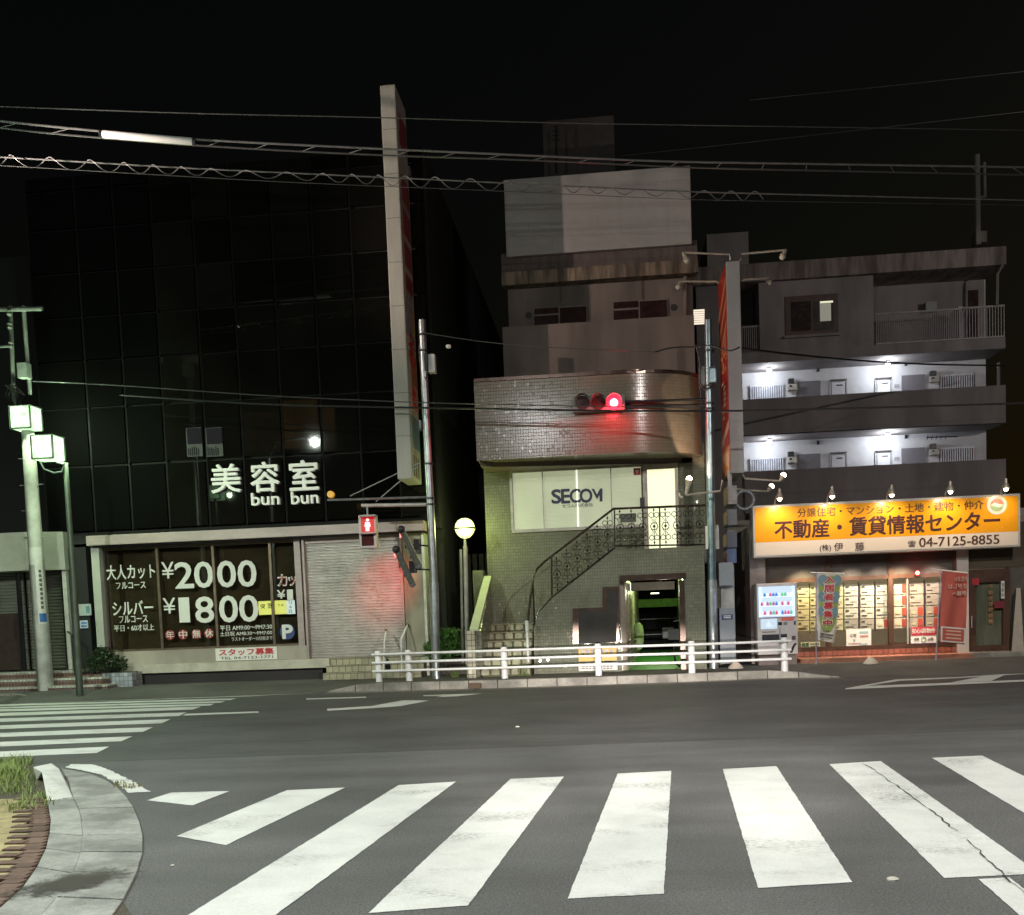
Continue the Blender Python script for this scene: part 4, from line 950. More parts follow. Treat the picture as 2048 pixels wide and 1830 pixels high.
# bicycle parked just inside the passage
bi = thing('bicycle', 'black bicycle parked inside the green floored passage', 'bicycle', at(1358, 1340, YF+.9))
c = at(1362, 1322, YF+.75); zc_ = SW+.34; ang = Matrix.Rotation(R(62), 4, 'Z')
def rp(x, y, z): return Vector((c.x, c.y, 0))+ang @ Vector((x, y, 0))+Vector((0, 0, z))
def wheel(cx):
    m1 = MB(); m1.ring((0, 0, 0), .31, .022, 28, 6, 'y'); m2 = MB(); m2.ring((0, 0, 0), .285, .010, 28, 5, 'y')
    for k in range(12): a_ = k*math.pi/6; m2.tube([(0, 0, 0), (.28*math.cos(a_), 0, .28*math.sin(a_))], .003, 3)
    o = None
    for mb, nm, mm, par in ((m1, 'wheel', m_black, bi), (m2, 'rim', m_galv, None)):
        mb.v = [tuple(rp(cx+x, y, z+zc_)) for x, y, z in mb.v]
        o = mb.build(nm, mm, bi if par is bi else o)
wheel(-.05); wheel(1.0)
fr = MB()
for a_, b__ in (((-.05, 0, .34), (.1, 0, .85)), ((.1, 0, .8), (.6, 0, .75)), ((.12, 0, .7), (.5, 0, .34)), ((.5, 0, .34), (.62, 0, .85)), ((.5, 0, .34), (1.0, 0, .34)), ((.6, 0, .7), (1.0, 0, .34)), ((.1, 0, .85), (.13, 0, 1.02))): fr.tube([rp(*a_[:2], a_[2]+SW), rp(*b__[:2], b__[2]+SW)], .016, 6)
fr.build('frame', m_dark, bi)
MB().tube([rp(.25, -.26, 1.18), rp(.13, -.1, 1.2), rp(.13, .1, 1.2), rp(.25, .26, 1.18)], .012, 6).build('handlebar', m_galv, bi)
MB().add([rp(.5, -.03, 1.04), rp(.5, .03, 1.04), rp(.76, .09, 1.06), rp(.76, -.09, 1.06), rp(.52, 0, .98), rp(.72, 0, .98)], [(0, 1, 2, 3), (0, 4, 5, 3), (1, 4, 5, 2), (0, 1, 4), (3, 2, 5)]).build('saddle', m_black, bi)
b_ = MB(); q0 = [rp(x, y, z) for z in (SW+.62, SW+.85) for x, y in ((-.32, -.14), (.0, -.14), (.0, .14), (-.32, .14))]
b_.add(q0, [(0, 1, 2, 3), (0, 1, 5, 4), (1, 2, 6, 5), (2, 3, 7, 6), (3, 0, 4, 7)]).build('basket', mat('wire_basket', (.05, .05, .05), .5), bi)

# ---------------------------------------------------------------- tower floors above
YT = 24.4
x0, x1 = X(1016, 600, YT), X(1386, 600, YT); zt = Z(1200, 525, YT)
MB().box(x0, x1, YT, YT+8, zband1-.5, zt).build('tower_wall', m_plas, off)
xb0, xb1 = X(1006.5, 700, YT-.7), X(1389.5, 700, YT-.7)
MB().box(xb0, xb1, YT-.7, YT-.55, zband1-.3, Z(1197, 642, YT-.7)).build('balcony_parapet', m_plas, off)
MB().box(xb0, xb0+.15, YT-.55, YT-.002, zband1-.3, Z(1197, 642, YT-.7)-.003).build('balcony_side', m_plas, off)
zl0, zl1 = Z(1200, 559, YT-.3), Z(1200, 533, YT-.3)
MB().box(x0-.1, x1+.1, YT-.35, YT+.001, zl0, zl1).build('roof_ledge', m_rust, off)
MB().box(x0-.1, x1+.1, YT-.25, YT+.3, zl1+.003, zl1+.45).build('roof_parapet', mat('dark_parapet', (.10, .075, .07), .85, var=.35, scale=4, stretch=(2, 2, .5)), off)
for u, v0, v1 in ((1121, 563, 605), (1285, 550, 600)):
    p = at(u, (v0+v1)/2, YT); MB().box(p.x-.025, p.x+.025, YT-.012, YT-.002, Z(u, v1, YT), Z(u, v0, YT)).build('wall_stain', mat('rust_stain', (.09, .06, .045), .9, var=.3), off)
m_wd = mat('dark_window_pane', (.03, .012, .012), .2, var=.3)
for (a, b_, c, d) in ((1068.5, 1172.5, 615, 651), (1227, 1334, 602, 642)):
    w = boxp('window', a-2, c-2, b_+2, d+3, YT-.03, .03, mat('brown_window_frame', (.16, .13, .12), .6), off)
    mid = a+(b_-a)*.48
    boxp('pane', a, c+.8, mid-1.5, c+(d-c)*.35, YT-.04, .012, m_wd, w); boxp('pane', a, c+(d-c)*.45, mid-1.5, d, YT-.04, .012, m_wd, w)
    boxp('pane', mid+1.5, c-1, b_, d-2, YT-.04, .012, m_wd, w)
for u, v in ((1057, 630), (1347.5, 614)):
    c = at(u, v, YT-.02); MB().lathe(c, [(.07, 0), (.09, .05), (.05, .1)], 10, 'y').build('vent_cap', m_dark, off)
dp = MB().tube([at(1371, 545, YT-.08), at(1371, 640, YT-.08)], .05, 8).build('downpipe', m_plas, off)
bb = thing('billboard', 'large blank white billboard standing on the roof of the office tower', 'billboard', at(1196, 500, YT-.4))
Yb = YT-.4
zb0, zb1 = Z(1196, 500.5, Yb), Z(1196, 345, Yb); x0, x1 = X(1010, 430, Yb), X(1382.5, 430, Yb)
m_bb = mat('blank_billboard_sheet', (.33, .31, .30), .6, var=.06, stain=.12, sscale=.6)
MB().box(x0, x1, Yb, Yb+.12, zb0, zb1).build('board', m_bb, bb, bevel=.015)
for k in range(1, 8): MB().box(x0+(x1-x0)*k/8, x0+(x1-x0)*k/8+.012, Yb-.002, Yb+.01, zb0+.02, zb1-.02).build('seam', mat('board_seam', (.29, .275, .265), .7), bb)
for k in range(2): MB().box(x0+.02, x1-.02, Yb-.002, Yb+.01, zb0+(zb1-zb0)*(.2+.62*k), zb0+(zb1-zb0)*(.2+.62*k)+.012).build('seam', mat('board_seam', (.29, .275, .265), .7), bb)
for k in range(12): MB().box(x0+.1+k*.32, x0+.17+k*.32, Yb+.3, Yb+.4, zl1+.4, zb0-.002).build('strut', m_dark, bb)
# roof top: stair house, aerials
x0, x1, z0, z1 = rc(1091, 272, 1228, 350, YT+4)
MB().box(x0, x1, YT+3, YT+7, zt, z1).build('stair_house', mat('dark_stair_house', (.06, .05, .047), .9, var=.2), off)
an = thing('roof_aerial', 'thin aerial mast on the roof behind the billboard', 'aerial', at(1112, 330, YT+3))
MB().tube([at(1112, 345, YT+2.5), at(1112, 252, YT+2.5)], .03, 6).build('mast', m_dark, an)
for k in range(3): MB().tube([at(1105, 262+k*9, YT+2.5), at(1119, 261+k*9, YT+2.5)], .012, 4).build('element', m_dark, an)
# ================================================================== estate agent's shop
YG, YP = 23.3, 22.75                     # shop wall, sign face
shop = thing('estate_agent_shop', 'single storey estate agent shop under a long orange lit sign', 'shop', (X(1760, 1325, YG), YG, SW))
m_brown = mat('brown_shop_frame', (.085, .045, .03), .4, .3, var=.2)
m_wallp = mat('shop_wall', (.30, .25, .23), .75, var=.1, stain=.2)
zgr = SW
xs0, xs1 = X(1500, 1200, YG), X(2300, 1200, YG)
zsg0 = Z(1770, 1110, YG)
zft = Z(1760, 1298, YG)
MB().box(xs0, xs1, YG+4, YG+4.2, zgr, zsg0+1.2).build('rear_wall', mat('shop_rear_wall', (.30, .28, .24), .8, var=.1), shop)
MB().box(xs0, xs1, YG+.1, YG+4.2, zsg0+.6, zsg0+.75).build('ceiling', m_wallp, shop)
MB().box(xs0, xs1, YG+.1, YG+4.2, zgr-.1, zgr+.02).build('floor', m_wallp, shop)
MB().box(xs0, X(1531, 1200, YG), YG-.06, YG+4, zgr, zsg0+.6).build('pillar', m_wallp, shop)
MB().box(xs1-.3, xs1, YG, YG+4, zgr, zsg0+.6).build('pillar', m_wallp, shop)
xp0, xp1 = X(1913, 1200, YG), X(1936, 1200, YG)
MB().box(xp0, xp1, YG-.05, YG+.3, zgr, zsg0+.6).build('pillar', mat('pale_shop_pillar', (.45, .40, .37), .6, var=.08), shop)
# red tiled base, each tile a piece
xa = X(1531, 1300, YG)
bs = MB().box(xa, xp0-.003, YG+.012, YG+.3, zgr-.1, zft).build('tiled_base', m_grt, shop)
n = 34; w = (xp0-xa)/n; hb = (zft-zgr-.01)/2
m_rt = mat('red_base_tile', (.26, .085, .06), .45, var=.2, scale=14, rand=.15)
tm = mesh_of(MB().box(-w/2+.006, w/2-.006, 0, .014, .006, hb-.006), 'tile', m_rt)
for k in range(n):
    for j in range(2): piece('tile', tm, bs, (xa+w*(k+.5), YG, zgr+.01+j*hb))
st_x1 = X(1945, 1315, YG-.45)
MB().box(X(1600, 1318, YG-.45), st_x1, YG-.5, YG+.01, SW-.1, Z(1760, 1313, YG-.5)).build('front_step', mat('red_step', (.30, .12, .075), .6, var=.2, stain=.3), shop, bevel=.01)
MB().box(st_x1+.003, xs1, YG-.4, YG+.01, SW-.1, SW+.10).build('door_step', m_kerb, shop)
# windows
zh = Z(1760, 1158, YG); zh2 = Z(1760, 1116, YG)
mull = [1531, 1657, 1782, 1912]
win = MB().box(X(1531, 1200, YG), xp0, YG+.005, YG+.115, zft, zft+.09).build('shop_window', m_brown, shop)
for u in mull: MB().box(X(u, 1200, YG)-.05, X(u, 1200, YG)+.05, YG, YG+.12, zft+.092, zsg0+.6).build('frame', m_brown, win)
for z in (zh, zsg0): MB().box(X(1531, 1200, YG), xp0, YG+.005, YG+.115, z, z+.09).build('frame', m_brown, win)
g3 = glass('shop_glass', (.92, .92, .88), .07)
m_trans = mat('grey_transom_panel', (.09, .078, .07), .75, spec=.15, var=.15)
for i in range(3):
    a, b_ = X(mull[i], 1200, YG)+.05, X(mull[i+1], 1200, YG)-.05
    MB().box(a, b_, YG+.05, YG+.056, zft+.09, zh).build('pane', g3, win)
    MB().box(a, b_, YG+.05, YG+.06, zh+.09, zsg0+.05).build('transom_panel', m_trans, win)
MB().box(X(1785, 1200, YG)+.03, X(1910, 1200, YG)-.03, YG+.055, YG+.062, zft+.09, zft+.13).build('bottom_rail', m_brown, win)
MB().box(X(1816, 1200, YG)-.015, X(1816, 1200, YG)+.015, YG+.03, YG+.08, zft+.09, zh).build('frame', mat('pale_sash', (.30, .28, .26), .5), win)
# property sheets hung in the window: paper pieces on dark strips
m_pp = [mat('property_sheet_cream', (.70, .62, .46), .7, var=.06), mat('property_sheet_white', (.70, .66, .62), .7, var=.06), mat('property_sheet_grey', (.46, .42, .41), .7, var=.06)]
m_rs = mat('red_sheet_print', (.50, .09, .07), .6); m_ks = mat('sheet_print', (.10, .09, .10), .6); m_gs = mat('green_strip', (.09, .16, .03), .6)
Yd = YG+.16
board = MB()
cols = [(1595.5, 1618), (1620.5, 1642), (1644, 1664), (1667, 1686), (1689, 1716), (1721, 1748), (1752, 1779), (1788, 1815), (1819, 1847), (1852, 1878), (1881, 1908)]
rows_ = [(1167, 1189), (1191, 1212.5), (1214.5, 1235), (1237, 1257)]
off_v = lambda u: -.03*(u-1760)
for (a, b_) in cols: MB().box(X(b_+.3, 1210, Yd), X(b_+2.6, 1210, Yd), Yd, Yd+.02, Z(a, 1262+off_v(a), Yd), Z(a, 1163+off_v(a), Yd)).build('strip', m_gs if b_ < 1690 else mat('navy_strip', (.03, .03, .07), .5), win)
for ci, (a, b_) in enumerate(cols):
    for ri, (c, d) in enumerate(rows_):
        o_ = off_v(a); x0, x1, z0, z1 = rc(a, c+o_, b_, d+o_, Yd)
        mm = m_pp[0] if ci < 4 else (m_pp[2] if (ri == 3 and 4 <= ci <= 5) or ci > 7 else m_pp[1])
        sh_ = MB().box(x0, x1, Yd-.004+random.uniform(-.004, .004), Yd+.003, z0, z1).build('property_sheet', mm, win)
        W_s, H_s = x1-x0, z1-z0
        def pr_(f0, f1, g0, g1, m): MB().box(x0+W_s*f0, x0+W_s*f1, Yd-.014, Yd-.009, z0+H_s*g0, z0+H_s*g1).build('print', m, sh_)
        if ci == 7 or (ci == 6 and ri == 3) or (ci > 7 and ri > 1): pr_(.58, .95, .12, .92, m_rs); pr_(.1, .45, .3, .5, m_pp[0])
        else: pr_(.06, .32, .68, .86, m_ks); pr_(.06, random.uniform(.4, .8), .22, .32, m_ks); pr_(.45, .9, .5, .55, m_pp[2])
# boards leaning inside the window
for (nm, lab, a, c, b_, d) in (('white_notice', 'white notice board with coloured trim low in the shop window', 1692.8, 1258, 1742.4, 1293), ('red_notice', 'red and white notice board low in the shop window beside the red flag', 1822, 1253.5, 1872.5, 1289), ('sale_notice', 'long low white notice with green characters beside the vending machine', 1602, 1284, 1640, 1296)):
    nb_ = thing('window_notice', lab, 'notice', at((a+b_)/2, d, YG+.03))
    boxp('board', a, c, b_, d, YG+.025, .02, m_pp[1] if nm != 'sale_notice' else mat('pale_green_card', (.45, .46, .34), .6), nb_)
    if nm == 'red_notice':
        boxp('red_panel', a, c, b_, c+17, YG+.018, .006, mat('crimson_panel', (.42, .03, .05), .5), nb_)
        textp('安心!高物件', a+2, c+3, b_-2, c+13, YG+.014, m_print_w, nb_, .02, thick=.004)
        textp('売家', a+6, c+22, a+16, c+28, YG+.018, m_ks, nb_, .01, thick=.004); textp('土地', b_-17, c+21, b_-6, c+27, YG+.018, m_ks, nb_, .01, thick=.004)
        boxp('blue_edge', a, d-3, b_, d, YG+.018, .006, mat('blue_edge', (.10, .11, .3), .5), nb_)
        cc = at((a+b_)/2, c+25, YG+.018); MB().ring((cc.x, cc.y, cc.z), .05, .008, 16, 5).build('emblem', mat('green_mark', (.1, .3, .12), .5), nb_)
    elif nm == 'white_notice':
        textp('土地', a+7, c+9, a+20, c+15, YG+.018, m_ks, nb_, thick=.004); 
        for k, (p, q_, r_, s) in enumerate(((27, 4, 44, 8), (27, 12, 44, 16), (14, 20, 18, 25), (4, 28, 30, 29.5), (26, 29, 42, 32))): boxp('print', a+p, c+q_, a+r_, c+s, YG+.019, .004, mat('pink_print', (.45, .25, .22), .6) if k % 2 else mat('pale_blue_print', (.3, .4, .45), .6), nb_)
    else:
        textp('売買', a+2, c+2, a+16, d-2, YG+.018, mat('green_letter', (.04, .12, .05), .5), nb_, .03, thick=.004)
        for k in range(2): boxp('print', a+19, c+3+k*5, b_-2, c+4.5+k*5, YG+.019, .004, m_ks, nb_)
# entrance door
x0, x1, z0, z1 = rc(1938, 1164, 2019, 1309, YG)
z0 = SW+.11
MB().box(xp1+.003, xs1-.3, YG+.05, YG+.3, z1+.3, zsg0+.6).build('door_header', mat('brown_boarding', (.07, .05, .03), .7, var=.25, stretch=(.3, 1, 6)), shop)
door = MB().box(x0, x0+.14, YG-.02, YG+.06, z0, z1+.28).box(x1-.14, x1, YG-.02, YG+.06, z0, z1+.28).box(x0+.14, x1-.14, YG-.02, YG+.06, z0, z0+.13).box(x0+.14, x1-.14, YG-.02, YG+.06, z1, z1+.28).build('door', m_brown, shop)
MB().box(x0+.14, x1-.14, YG+.02, YG+.03, z0+.13, z1).build('pane', g3, door)
MB().box(x0+.10, x1-.1, YG+.10, YG+.12, z0+.13, z1).build('curtain', mat('grey_green_curtain', (.17, .18, .15), .9, var=.3, scale=5, stretch=(6, 1, .3)), door)
MB().box(x1+.003, xs1-.31, YG+.06, YG+.25, SW, z1+.298).build('side_wall', mat('dark_side_panel', (.09, .075, .06), .7, var=.2), shop)
MB().tube([at(1944, 1232, YG-.06), at(1944, 1255, YG-.06)], .02, 6).build('handle', m_galv, door)
textp('不動産伊藤', 1976, 1168, 1988, 1250, YG+.01, mat('orange_letter', (.40, .20, .07), .6), door, .02, thick=.004) if False else None
for k, ch in enumerate('不動産賃貸情報'): textp(ch, 1977, 1169+k*11.5, 1986, 1178+k*11.5, YG+.012, mat('orange_letter', (.40, .20, .07), .6), door, .01, thick=.004)
boxp('white_sticker', 2002, 1162, 2009, 1197, YG-.026, .005, m_print_w, door)
for k, ch in enumerate('営業中'): textp(ch, 2003, 1166+k*10, 2008, 1174+k*10, YG-.03, m_print_k, door, .0, thick=.003)
boxp('red_plate', 1988, 1202, 2008, 1216, YG-.026, .005, mat('dark_red_plate', (.18, .02, .03), .5), door)
boxp('red_sticker', 1945, 1157, 1958, 1170, YG-.026, .006, mat('bright_red_sticker', (.42, .02, .03), .5), door)
pr_side = thing('slanted_post', 'pale slanted concrete post at the right edge beside the shop door', 'post', at(2036, 1320, YG-.2))
MB().hexa([at(2022, 1318, YG-.3), at(2049, 1318, YG-.3), at(2049, 1318, YG), at(2022, 1318, YG)], [at(2033, 1176, YG-.3), at(2041, 1176, YG-.3), at(2041, 1176, YG), at(2033, 1176, YG)]).build('post', mat('pale_post', (.36, .31, .26), .7, var=.15), pr_side)
for k in range(2): spot_or_point('shop_light', 'POINT', (X(1640+200*k, 1140, YG+1.4), YG+1.5, zsg0+.35), 110, (1, .84, .60), .25, shop)
for u_, w_, c_ in ((1606, 34, (1, .84, .5)), (1704, 26, (1, .86, .68)), (1760, 22, (1, .86, .70)), (1802, 46, (1, .74, .48)), (1868, 24, (1, .80, .66))):  # unseen spots; two match warm columns, the rest are added to brighten sheets
    spot_or_point('window_spot', 'SPOT', (X(u_, 1160, YG), YG-.52, zsg0-.05), w_*6.3, c_, .03, shop, (X(u_, 1160, YG), YG+.16, zh-.75), 86, 1)
al = thing('alarm_lamp', 'small red alarm lamp glowing above the shop window', 'lamp', at(1835, 1150, YG-.02))
c = at(1835, 1146, YG-.07); MB().ball(c, .045, 10, 8).build('bulb', emit('red_alarm', (1, .06, .05), 12), al); MB().box(c.x-.04, c.x+.04, YG-.05, YG, c.z-.08, c.z-.03).build('base', m_dark, al)
spot_or_point('alarm_glow', 'POINT', (c.x, c.y-.1, c.z), 1.2, (1, .05, .03), .03, al)

# ---------------------------------------------------------------- the long orange sign
sg = thing('shop_sign', 'long orange and white lit sign board with dark red characters above the shop', 'sign', at(1770, 1105, YP))
x0, x1 = X(1506.5, 1062, YP), X(2041, 1040, YP); z0, z1 = Z(1774, 1104.5, YP), Z(1774, 999, YP); H = z1-z0
m_case = mat('sign_case', (.45, .42, .38), .5, var=.1, stain=.2)
MB().box(x0, x1, YP+.004, YP+.55, z0, z1).build('case', m_case, sg, bevel=.012)
m_or = mat('orange_sign_film', (.80, .33, .012), .25, var=.04, scale=1); m_sw = mat('white_sign_film', (.74, .62, .52), .25, var=.04, scale=1)
zs_ = z0+H*.29
MB().box(x0+.04, x1-.05, YP-.004, YP+.006, zs_, z1-.05).build('orange_panel', m_or, sg); MB().box(x0+.04, x1-.05, YP-.004, YP+.006, z0+.04, zs_-.002).build('white_panel', m_sw, sg)
m_dr = mat('dark_red_character', (.055, .008, .003), .5); m_db = mat('brown_character', (.06, .018, .005), .5)
yl = YP-.008
def ft(body, f0, f1, g0, g1, m, bold=0): return text(body, x0+(x1-x0)*f0, x0+(x1-x0)*f1, z0+H*g0, z0+H*g1, yl, m, sg, bold, thick=.008)
uf = lambda u: (X(u, 1045, YP)-x0)/(x1-x0)
ft('分譲住宅・マンション・土地・建物・仲介', uf(1595), uf(1967), .735, .905, m_db, .012)
ft('不動産・賃貸情報センター', uf(1549.5), uf(1999), .345, .69, m_dr, .026)
ft('(株)', uf(1638.5), uf(1661), .05, .20, m_db, .006); ft('伊', uf(1667), uf(1685), .06, .22, m_db, .008); ft('藤', uf(1709.5), uf(1727.5), .05, .21, m_db, .008)
ft('☎', uf(1815), uf(1831), .085, .20, m_db, 0); ft('04-7125-8855', uf(1838), uf(1998), .07, .245, m_db, .012)
cx, cz, r_ = x0+(x1-x0)*uf(1993.5), z0+H*.80, .205
MB().lathe((cx, YP-.01, cz), [(r_, -.004), (r_, .004)], 32, 'y').build('emblem_disc', m_sw, sg)
def comma(mb, sgn):
    a = [Vector((cx+.135*math.cos(t), YP-.018, cz+.135*math.sin(t))) for t in [math.pi*k/16+(0 if sgn > 0 else math.pi) for k in range(17)]]
    b_ = [Vector((cx-sgn*.0675-sgn*.0675*math.cos(t), YP-.018, cz+sgn*.05*math.sin(t))) for t in [math.pi*k/8 for k in range(8, -1, -1)]]
    mb.prism(a+[Vector((cx-sgn*.05, YP-.018, cz+sgn*.055)), Vector((cx+sgn*.02, YP-.018, cz+sgn*.03))], (0, .005, 0)); return mb
comma(MB(), 1).build('emblem_shape', mat('pink_emblem', (.65, .16, .12), .4), sg); comma(MB(), -1).build('emblem_shape', mat('green_emblem', (.25, .36, .18), .4), sg)
FL = [(1559.4, 995.5), (1664.4, 991), (1783.6, 987.8), (1901, 981), (2012, 975.6)]
m_hood = mat('lamp_hood', (.40, .36, .30), .4, .4); m_bulb = emit('warm_bulb', (1, .78, .5), 26)
where = ['leftmost of the five on the orange sign', 'above the first characters of the orange sign', 'over the middle of the orange sign', 'right of the middle of the orange sign', 'rightmost, by the round emblem of the orange sign']
for i, (u, v) in enumerate(FL):
    Yh = YP-.42
    p = at(u, v-2, Yh); fx = at(u-9, 1004, YP).x
    t = thing('floodlight', 'lit hooded floodlight on a bent arm, '+where[i], 'floodlight', (fx, YP, z1), 'floodlights along the orange sign')
    MB().tube([(fx, YP+.05, z1-.02), (fx, YP+.03, z1+.10), (fx+.03, YP-.1, z1+.22), (p.x, Yh+.05, p.z+.10)], .012, 6).build('arm', m_hood, t)
    MB().lathe((p.x, Yh, p.z-.03), [(.075, -.005), (.06, .05), (.035, .12), (.028, .2)], 12).build('hood', m_hood, t)
    MB().ball((p.x, Yh, p.z-.045), .045, 10, 8).build('bulb', m_bulb, t)
    spot_or_point('floodlight_beam', 'SPOT', (p.x, Yh-.02, p.z-.10), 52 if i < 4 else 26, (1, .80, .54), .05, t, (p.x, YP+.05, z0+.25), 140, .9)
# ---------------------------------------------------------------- vending machine
Yv = 22.55
vm = thing('vending_machine', 'pale drinks vending machine with a bright blue lit window, left of the shop', 'vending machine', at(1555, 1320, Yv))
x0, x1, z0, z1 = rc(1514.5, 1166, 1595, 1309, Yv); Wd, Hd = x1-x0, z1-z0
V = lambda f0, f1, g0, g1, y0, y1, nm, m, par=None: MB().box(x0+Wd*f0, x0+Wd*f1, Yv+y0, Yv+y1, z0+Hd*g0, z0+Hd*g1).build(nm, m, par or vm)
m_vm = mat('cream_machine_paint', (.50, .44, .42), .4, var=.06)
MB().box(x0, x1, Yv, Yv+.62, z0, z1).build('body', m_vm, vm, bevel=.015)
MB().box(x0+.02, x1-.02, Yv+.05, Yv+.6, SW, z0-.003).build('base', mat('block_base', (.16, .12, .11), .8), vm)
dw = V(.045, .94, .53, .955, -.012, .002, 'display_window', emit('lit_display', (.62, .76, 1.0), 1.1, (.015, .015, .015)))
for j in range(3):
    g0 = .56+j*.128
    sh_ = V(.08, .90, g0-.012, g0, -.05, -.013, 'shelf', emit('shelf_strip', (.45, .55, 1), .9), vm)
    bt = [MB(), MB(), MB(), MB()]
    for k in range(11):
        cx = x0+Wd*(.115+.073*k); hh = .085 if j < 2 else .075
        bt[random.choice((0, 0, 1, 1, 2, 3)) if (j, k) != (0, 0) else 0].lathe((cx, Yv-.034, z0+Hd*g0+.002), [(.026, 0), (.026, hh*.65), (.012, hh*.85), (.012, hh)], 8)
    for mb, (nm, c) in zip(bt, (('white_bottle', (.8, .85, .9)), ('blue_bottle', (.05, .2, .6)), ('green_bottle', (.1, .5, .2)), ('red_bottle', (.6, .1, .2)))):
        if mb.v:
            o = mb.build('bottle_row', emit(nm, c, .45, c), vm); o['kind'] = 'stuff'
V(.045, .12, .53, .955, -.018, -.0125, 'side_strip', emit('blue_side_strip', (.25, .55, 1), 1.1)); V(.87, .94, .53, .955, -.018, -.0125, 'side_strip', emit('blue_side_strip', (.25, .55, 1), 1.1))
V(.035, .95, .52, .53, -.03, 0, 'frame', m_vm); V(.035, .95, .955, .965, -.03, 0, 'frame', m_vm)
V(.08, .49, .36, .505, -.01, .002, 'picture_panel', emit('blue_picture', (.18, .40, .62), .55)); 
mt = MB().prism([(x0+Wd*.2, Yv-.014, z0+Hd*.39), (x0+Wd*.36, Yv-.014, z0+Hd*.39), (x0+Wd*.28, Yv-.014, z0+Hd*.475)], (0, .004, 0)).build('picture_print', emit('pale_peak', (.5, .7, .9), .6), vm)
V(.52, .61, .41, .455, -.01, .002, 'button_panel', m_black); V(.65, .74, .41, .455, -.01, .002, 'bill_slot', mat('grey_slot', (.2, .2, .17), .4)); V(.60, .90, .475, .515, -.02, .002, 'red_display', emit('red_readout', (1, .2, .1), .35, (.15, .02, .03)))
V(.91, .95, .41, .46, -.015, .002, 'key_hole', m_dark); V(.11, .53, .20, .285, -.004, .002, 'outlet', m_black); V(.14, .49, .215, .26, -.02, -.005, 'outlet_flap', mat('smoked_flap', (.04, .04, .045), .15)); V(.58, .73, .20, .285, -.01, .002, 'coin_return', m_dark)
V(.85, .94, .20, .255, -.014, .002, 'emblem', mat('brown_emblem', (.1, .05, .04), .5)); V(.535, .575, .15, .37, -.02, .002, 'trim_strip', m_galv)
wv = MB()
for k in range(3): wv.tube([(x0+Wd*(.80+.02*k), Yv-.008, z0+Hd*.02), (x0+Wd*(.84+.02*k), Yv-.008, z0+Hd*.07), (x0+Wd*(.86+.02*k), Yv-.008, z0+Hd*.10), (x0+Wd*(.92+.02*k), Yv-.008, z0+Hd*.15)], .008, 4)
wv.build('wave_print', m_dark, vm)
V(.12, .45, .315, .325, -.006, .002, 'print', m_dark)
spot_or_point('display_glow', 'POINT', ((x0+x1)/2, Yv-1.1, z0+Hd*.75), 10, (.6, .72, 1), .15, vm)
# ---------------------------------------------------------------- flags
def flag(nm, lab, pole, bar, cl, m, n=12):
    t = thing('banner_flag', lab, 'flag', at(*pole[1], 22.4), 'flags in front of the shop')
    Yf_ = 22.4
    MB().tube([at(*pole[1], Yf_), at(*pole[0], Yf_)], .014, 6).build('pole', mat('flag_pole', (.30, .28, .36), .4), t)
    MB().tube([at(*bar[0], Yf_), at(*bar[1], Yf_)], .013, 6).build('crossbar', mat('white_bar', (.7, .66, .62), .4), t)
    tl, tr, bl_, br = [at(*p, Yf_-.02) for p in cl]
    b = MB(); nn = 8; vs = []
    for i in range(n+1):
        for j in range(nn+1):
            p = tl.lerp(tr, j/nn).lerp(bl_.lerp(br, j/nn), i/n); p = p+Vector((0, .035*math.sin(j*1.1+i*.35)*(i/n+.25), 0)); vs.append(p)
    w_ = nn+1
    b.add(vs, [(i*w_+j, i*w_+j+1, (i+1)*w_+j+1, (i+1)*w_+j) for i in range(n) for j in range(nn)])
    c = b.build('cloth', m, t, smooth=True)
    return t, c, lambda fx, fz: tl.lerp(tr, fx).lerp(bl_.lerp(br, fx), fz)
t, c, W1 = flag('f', 'white and green flag with large red characters on a leaning pole', ((1632.5, 1145), (1632.3, 1331)), ((1620.4, 1145), (1690, 1147)), ((1634.6, 1147), (1683, 1148), (1635, 1280), (1668.6, 1286)), mat('flag_cloth', (.56, .50, .42), .8, var=.05))
def on_flag(W, t, y, fx0, fx1, fz0, fz1, ch, m, bold=.03, mirror=False):
    p, q_ = W(fx0, (fz0+fz1)/2), W(fx1, (fz0+fz1)/2); r_ = W((fx0+fx1)/2, fz1); s = W((fx0+fx1)/2, fz0)
    return text(ch, p.x, q_.x, r_.z, s.z, y, m, t, bold, thick=.005, mirror=mirror)
m_fg = mat('flag_green', (.26, .33, .07), .8, var=.08); m_fb = mat('flag_blue', (.16, .25, .28), .8, var=.08); m_wh = mat('flag_white', (.62, .55, .50), .8)
def patch(W, t, f, m, y, nm='print'): MB().prism([(W(*p).x, y, W(*p).z) for p in f], (0, .004, 0)).build(nm, m, t)
patch(W1, t, [(.06, .03), (.95, .03), (.93, .70), (.70, .84), (.30, .84), (.08, .70)], m_fg, 22.325)
for fz in (.10, .34, .56):
    for fx in (.22, .80):
        patch(W1, t, [(fx+.2*math.cos(a), fz+.085*math.sin(a)) for a in [2*math.pi*k/14 for k in range(14)]], m_fb, 22.319-.002*(fx > .5))
for k, ch in enumerate('入居者募集中'):
    on_flag(W1, t, 22.302, .24, .74, .03+k*.127, .145+k*.127, ch, m_wh, .075); on_flag(W1, t, 22.294, .26, .72, .038+k*.127, .138+k*.127, ch, m_print_r, .035)
patch(W1, t, [(.12, .885), (.86, .885), (.86, .905), (.12, .905)], m_ks, 22.32); patch(W1, t, [(.1, .93), (.82, .93), (.82, .945), (.1, .945)], m_ks, 22.32)
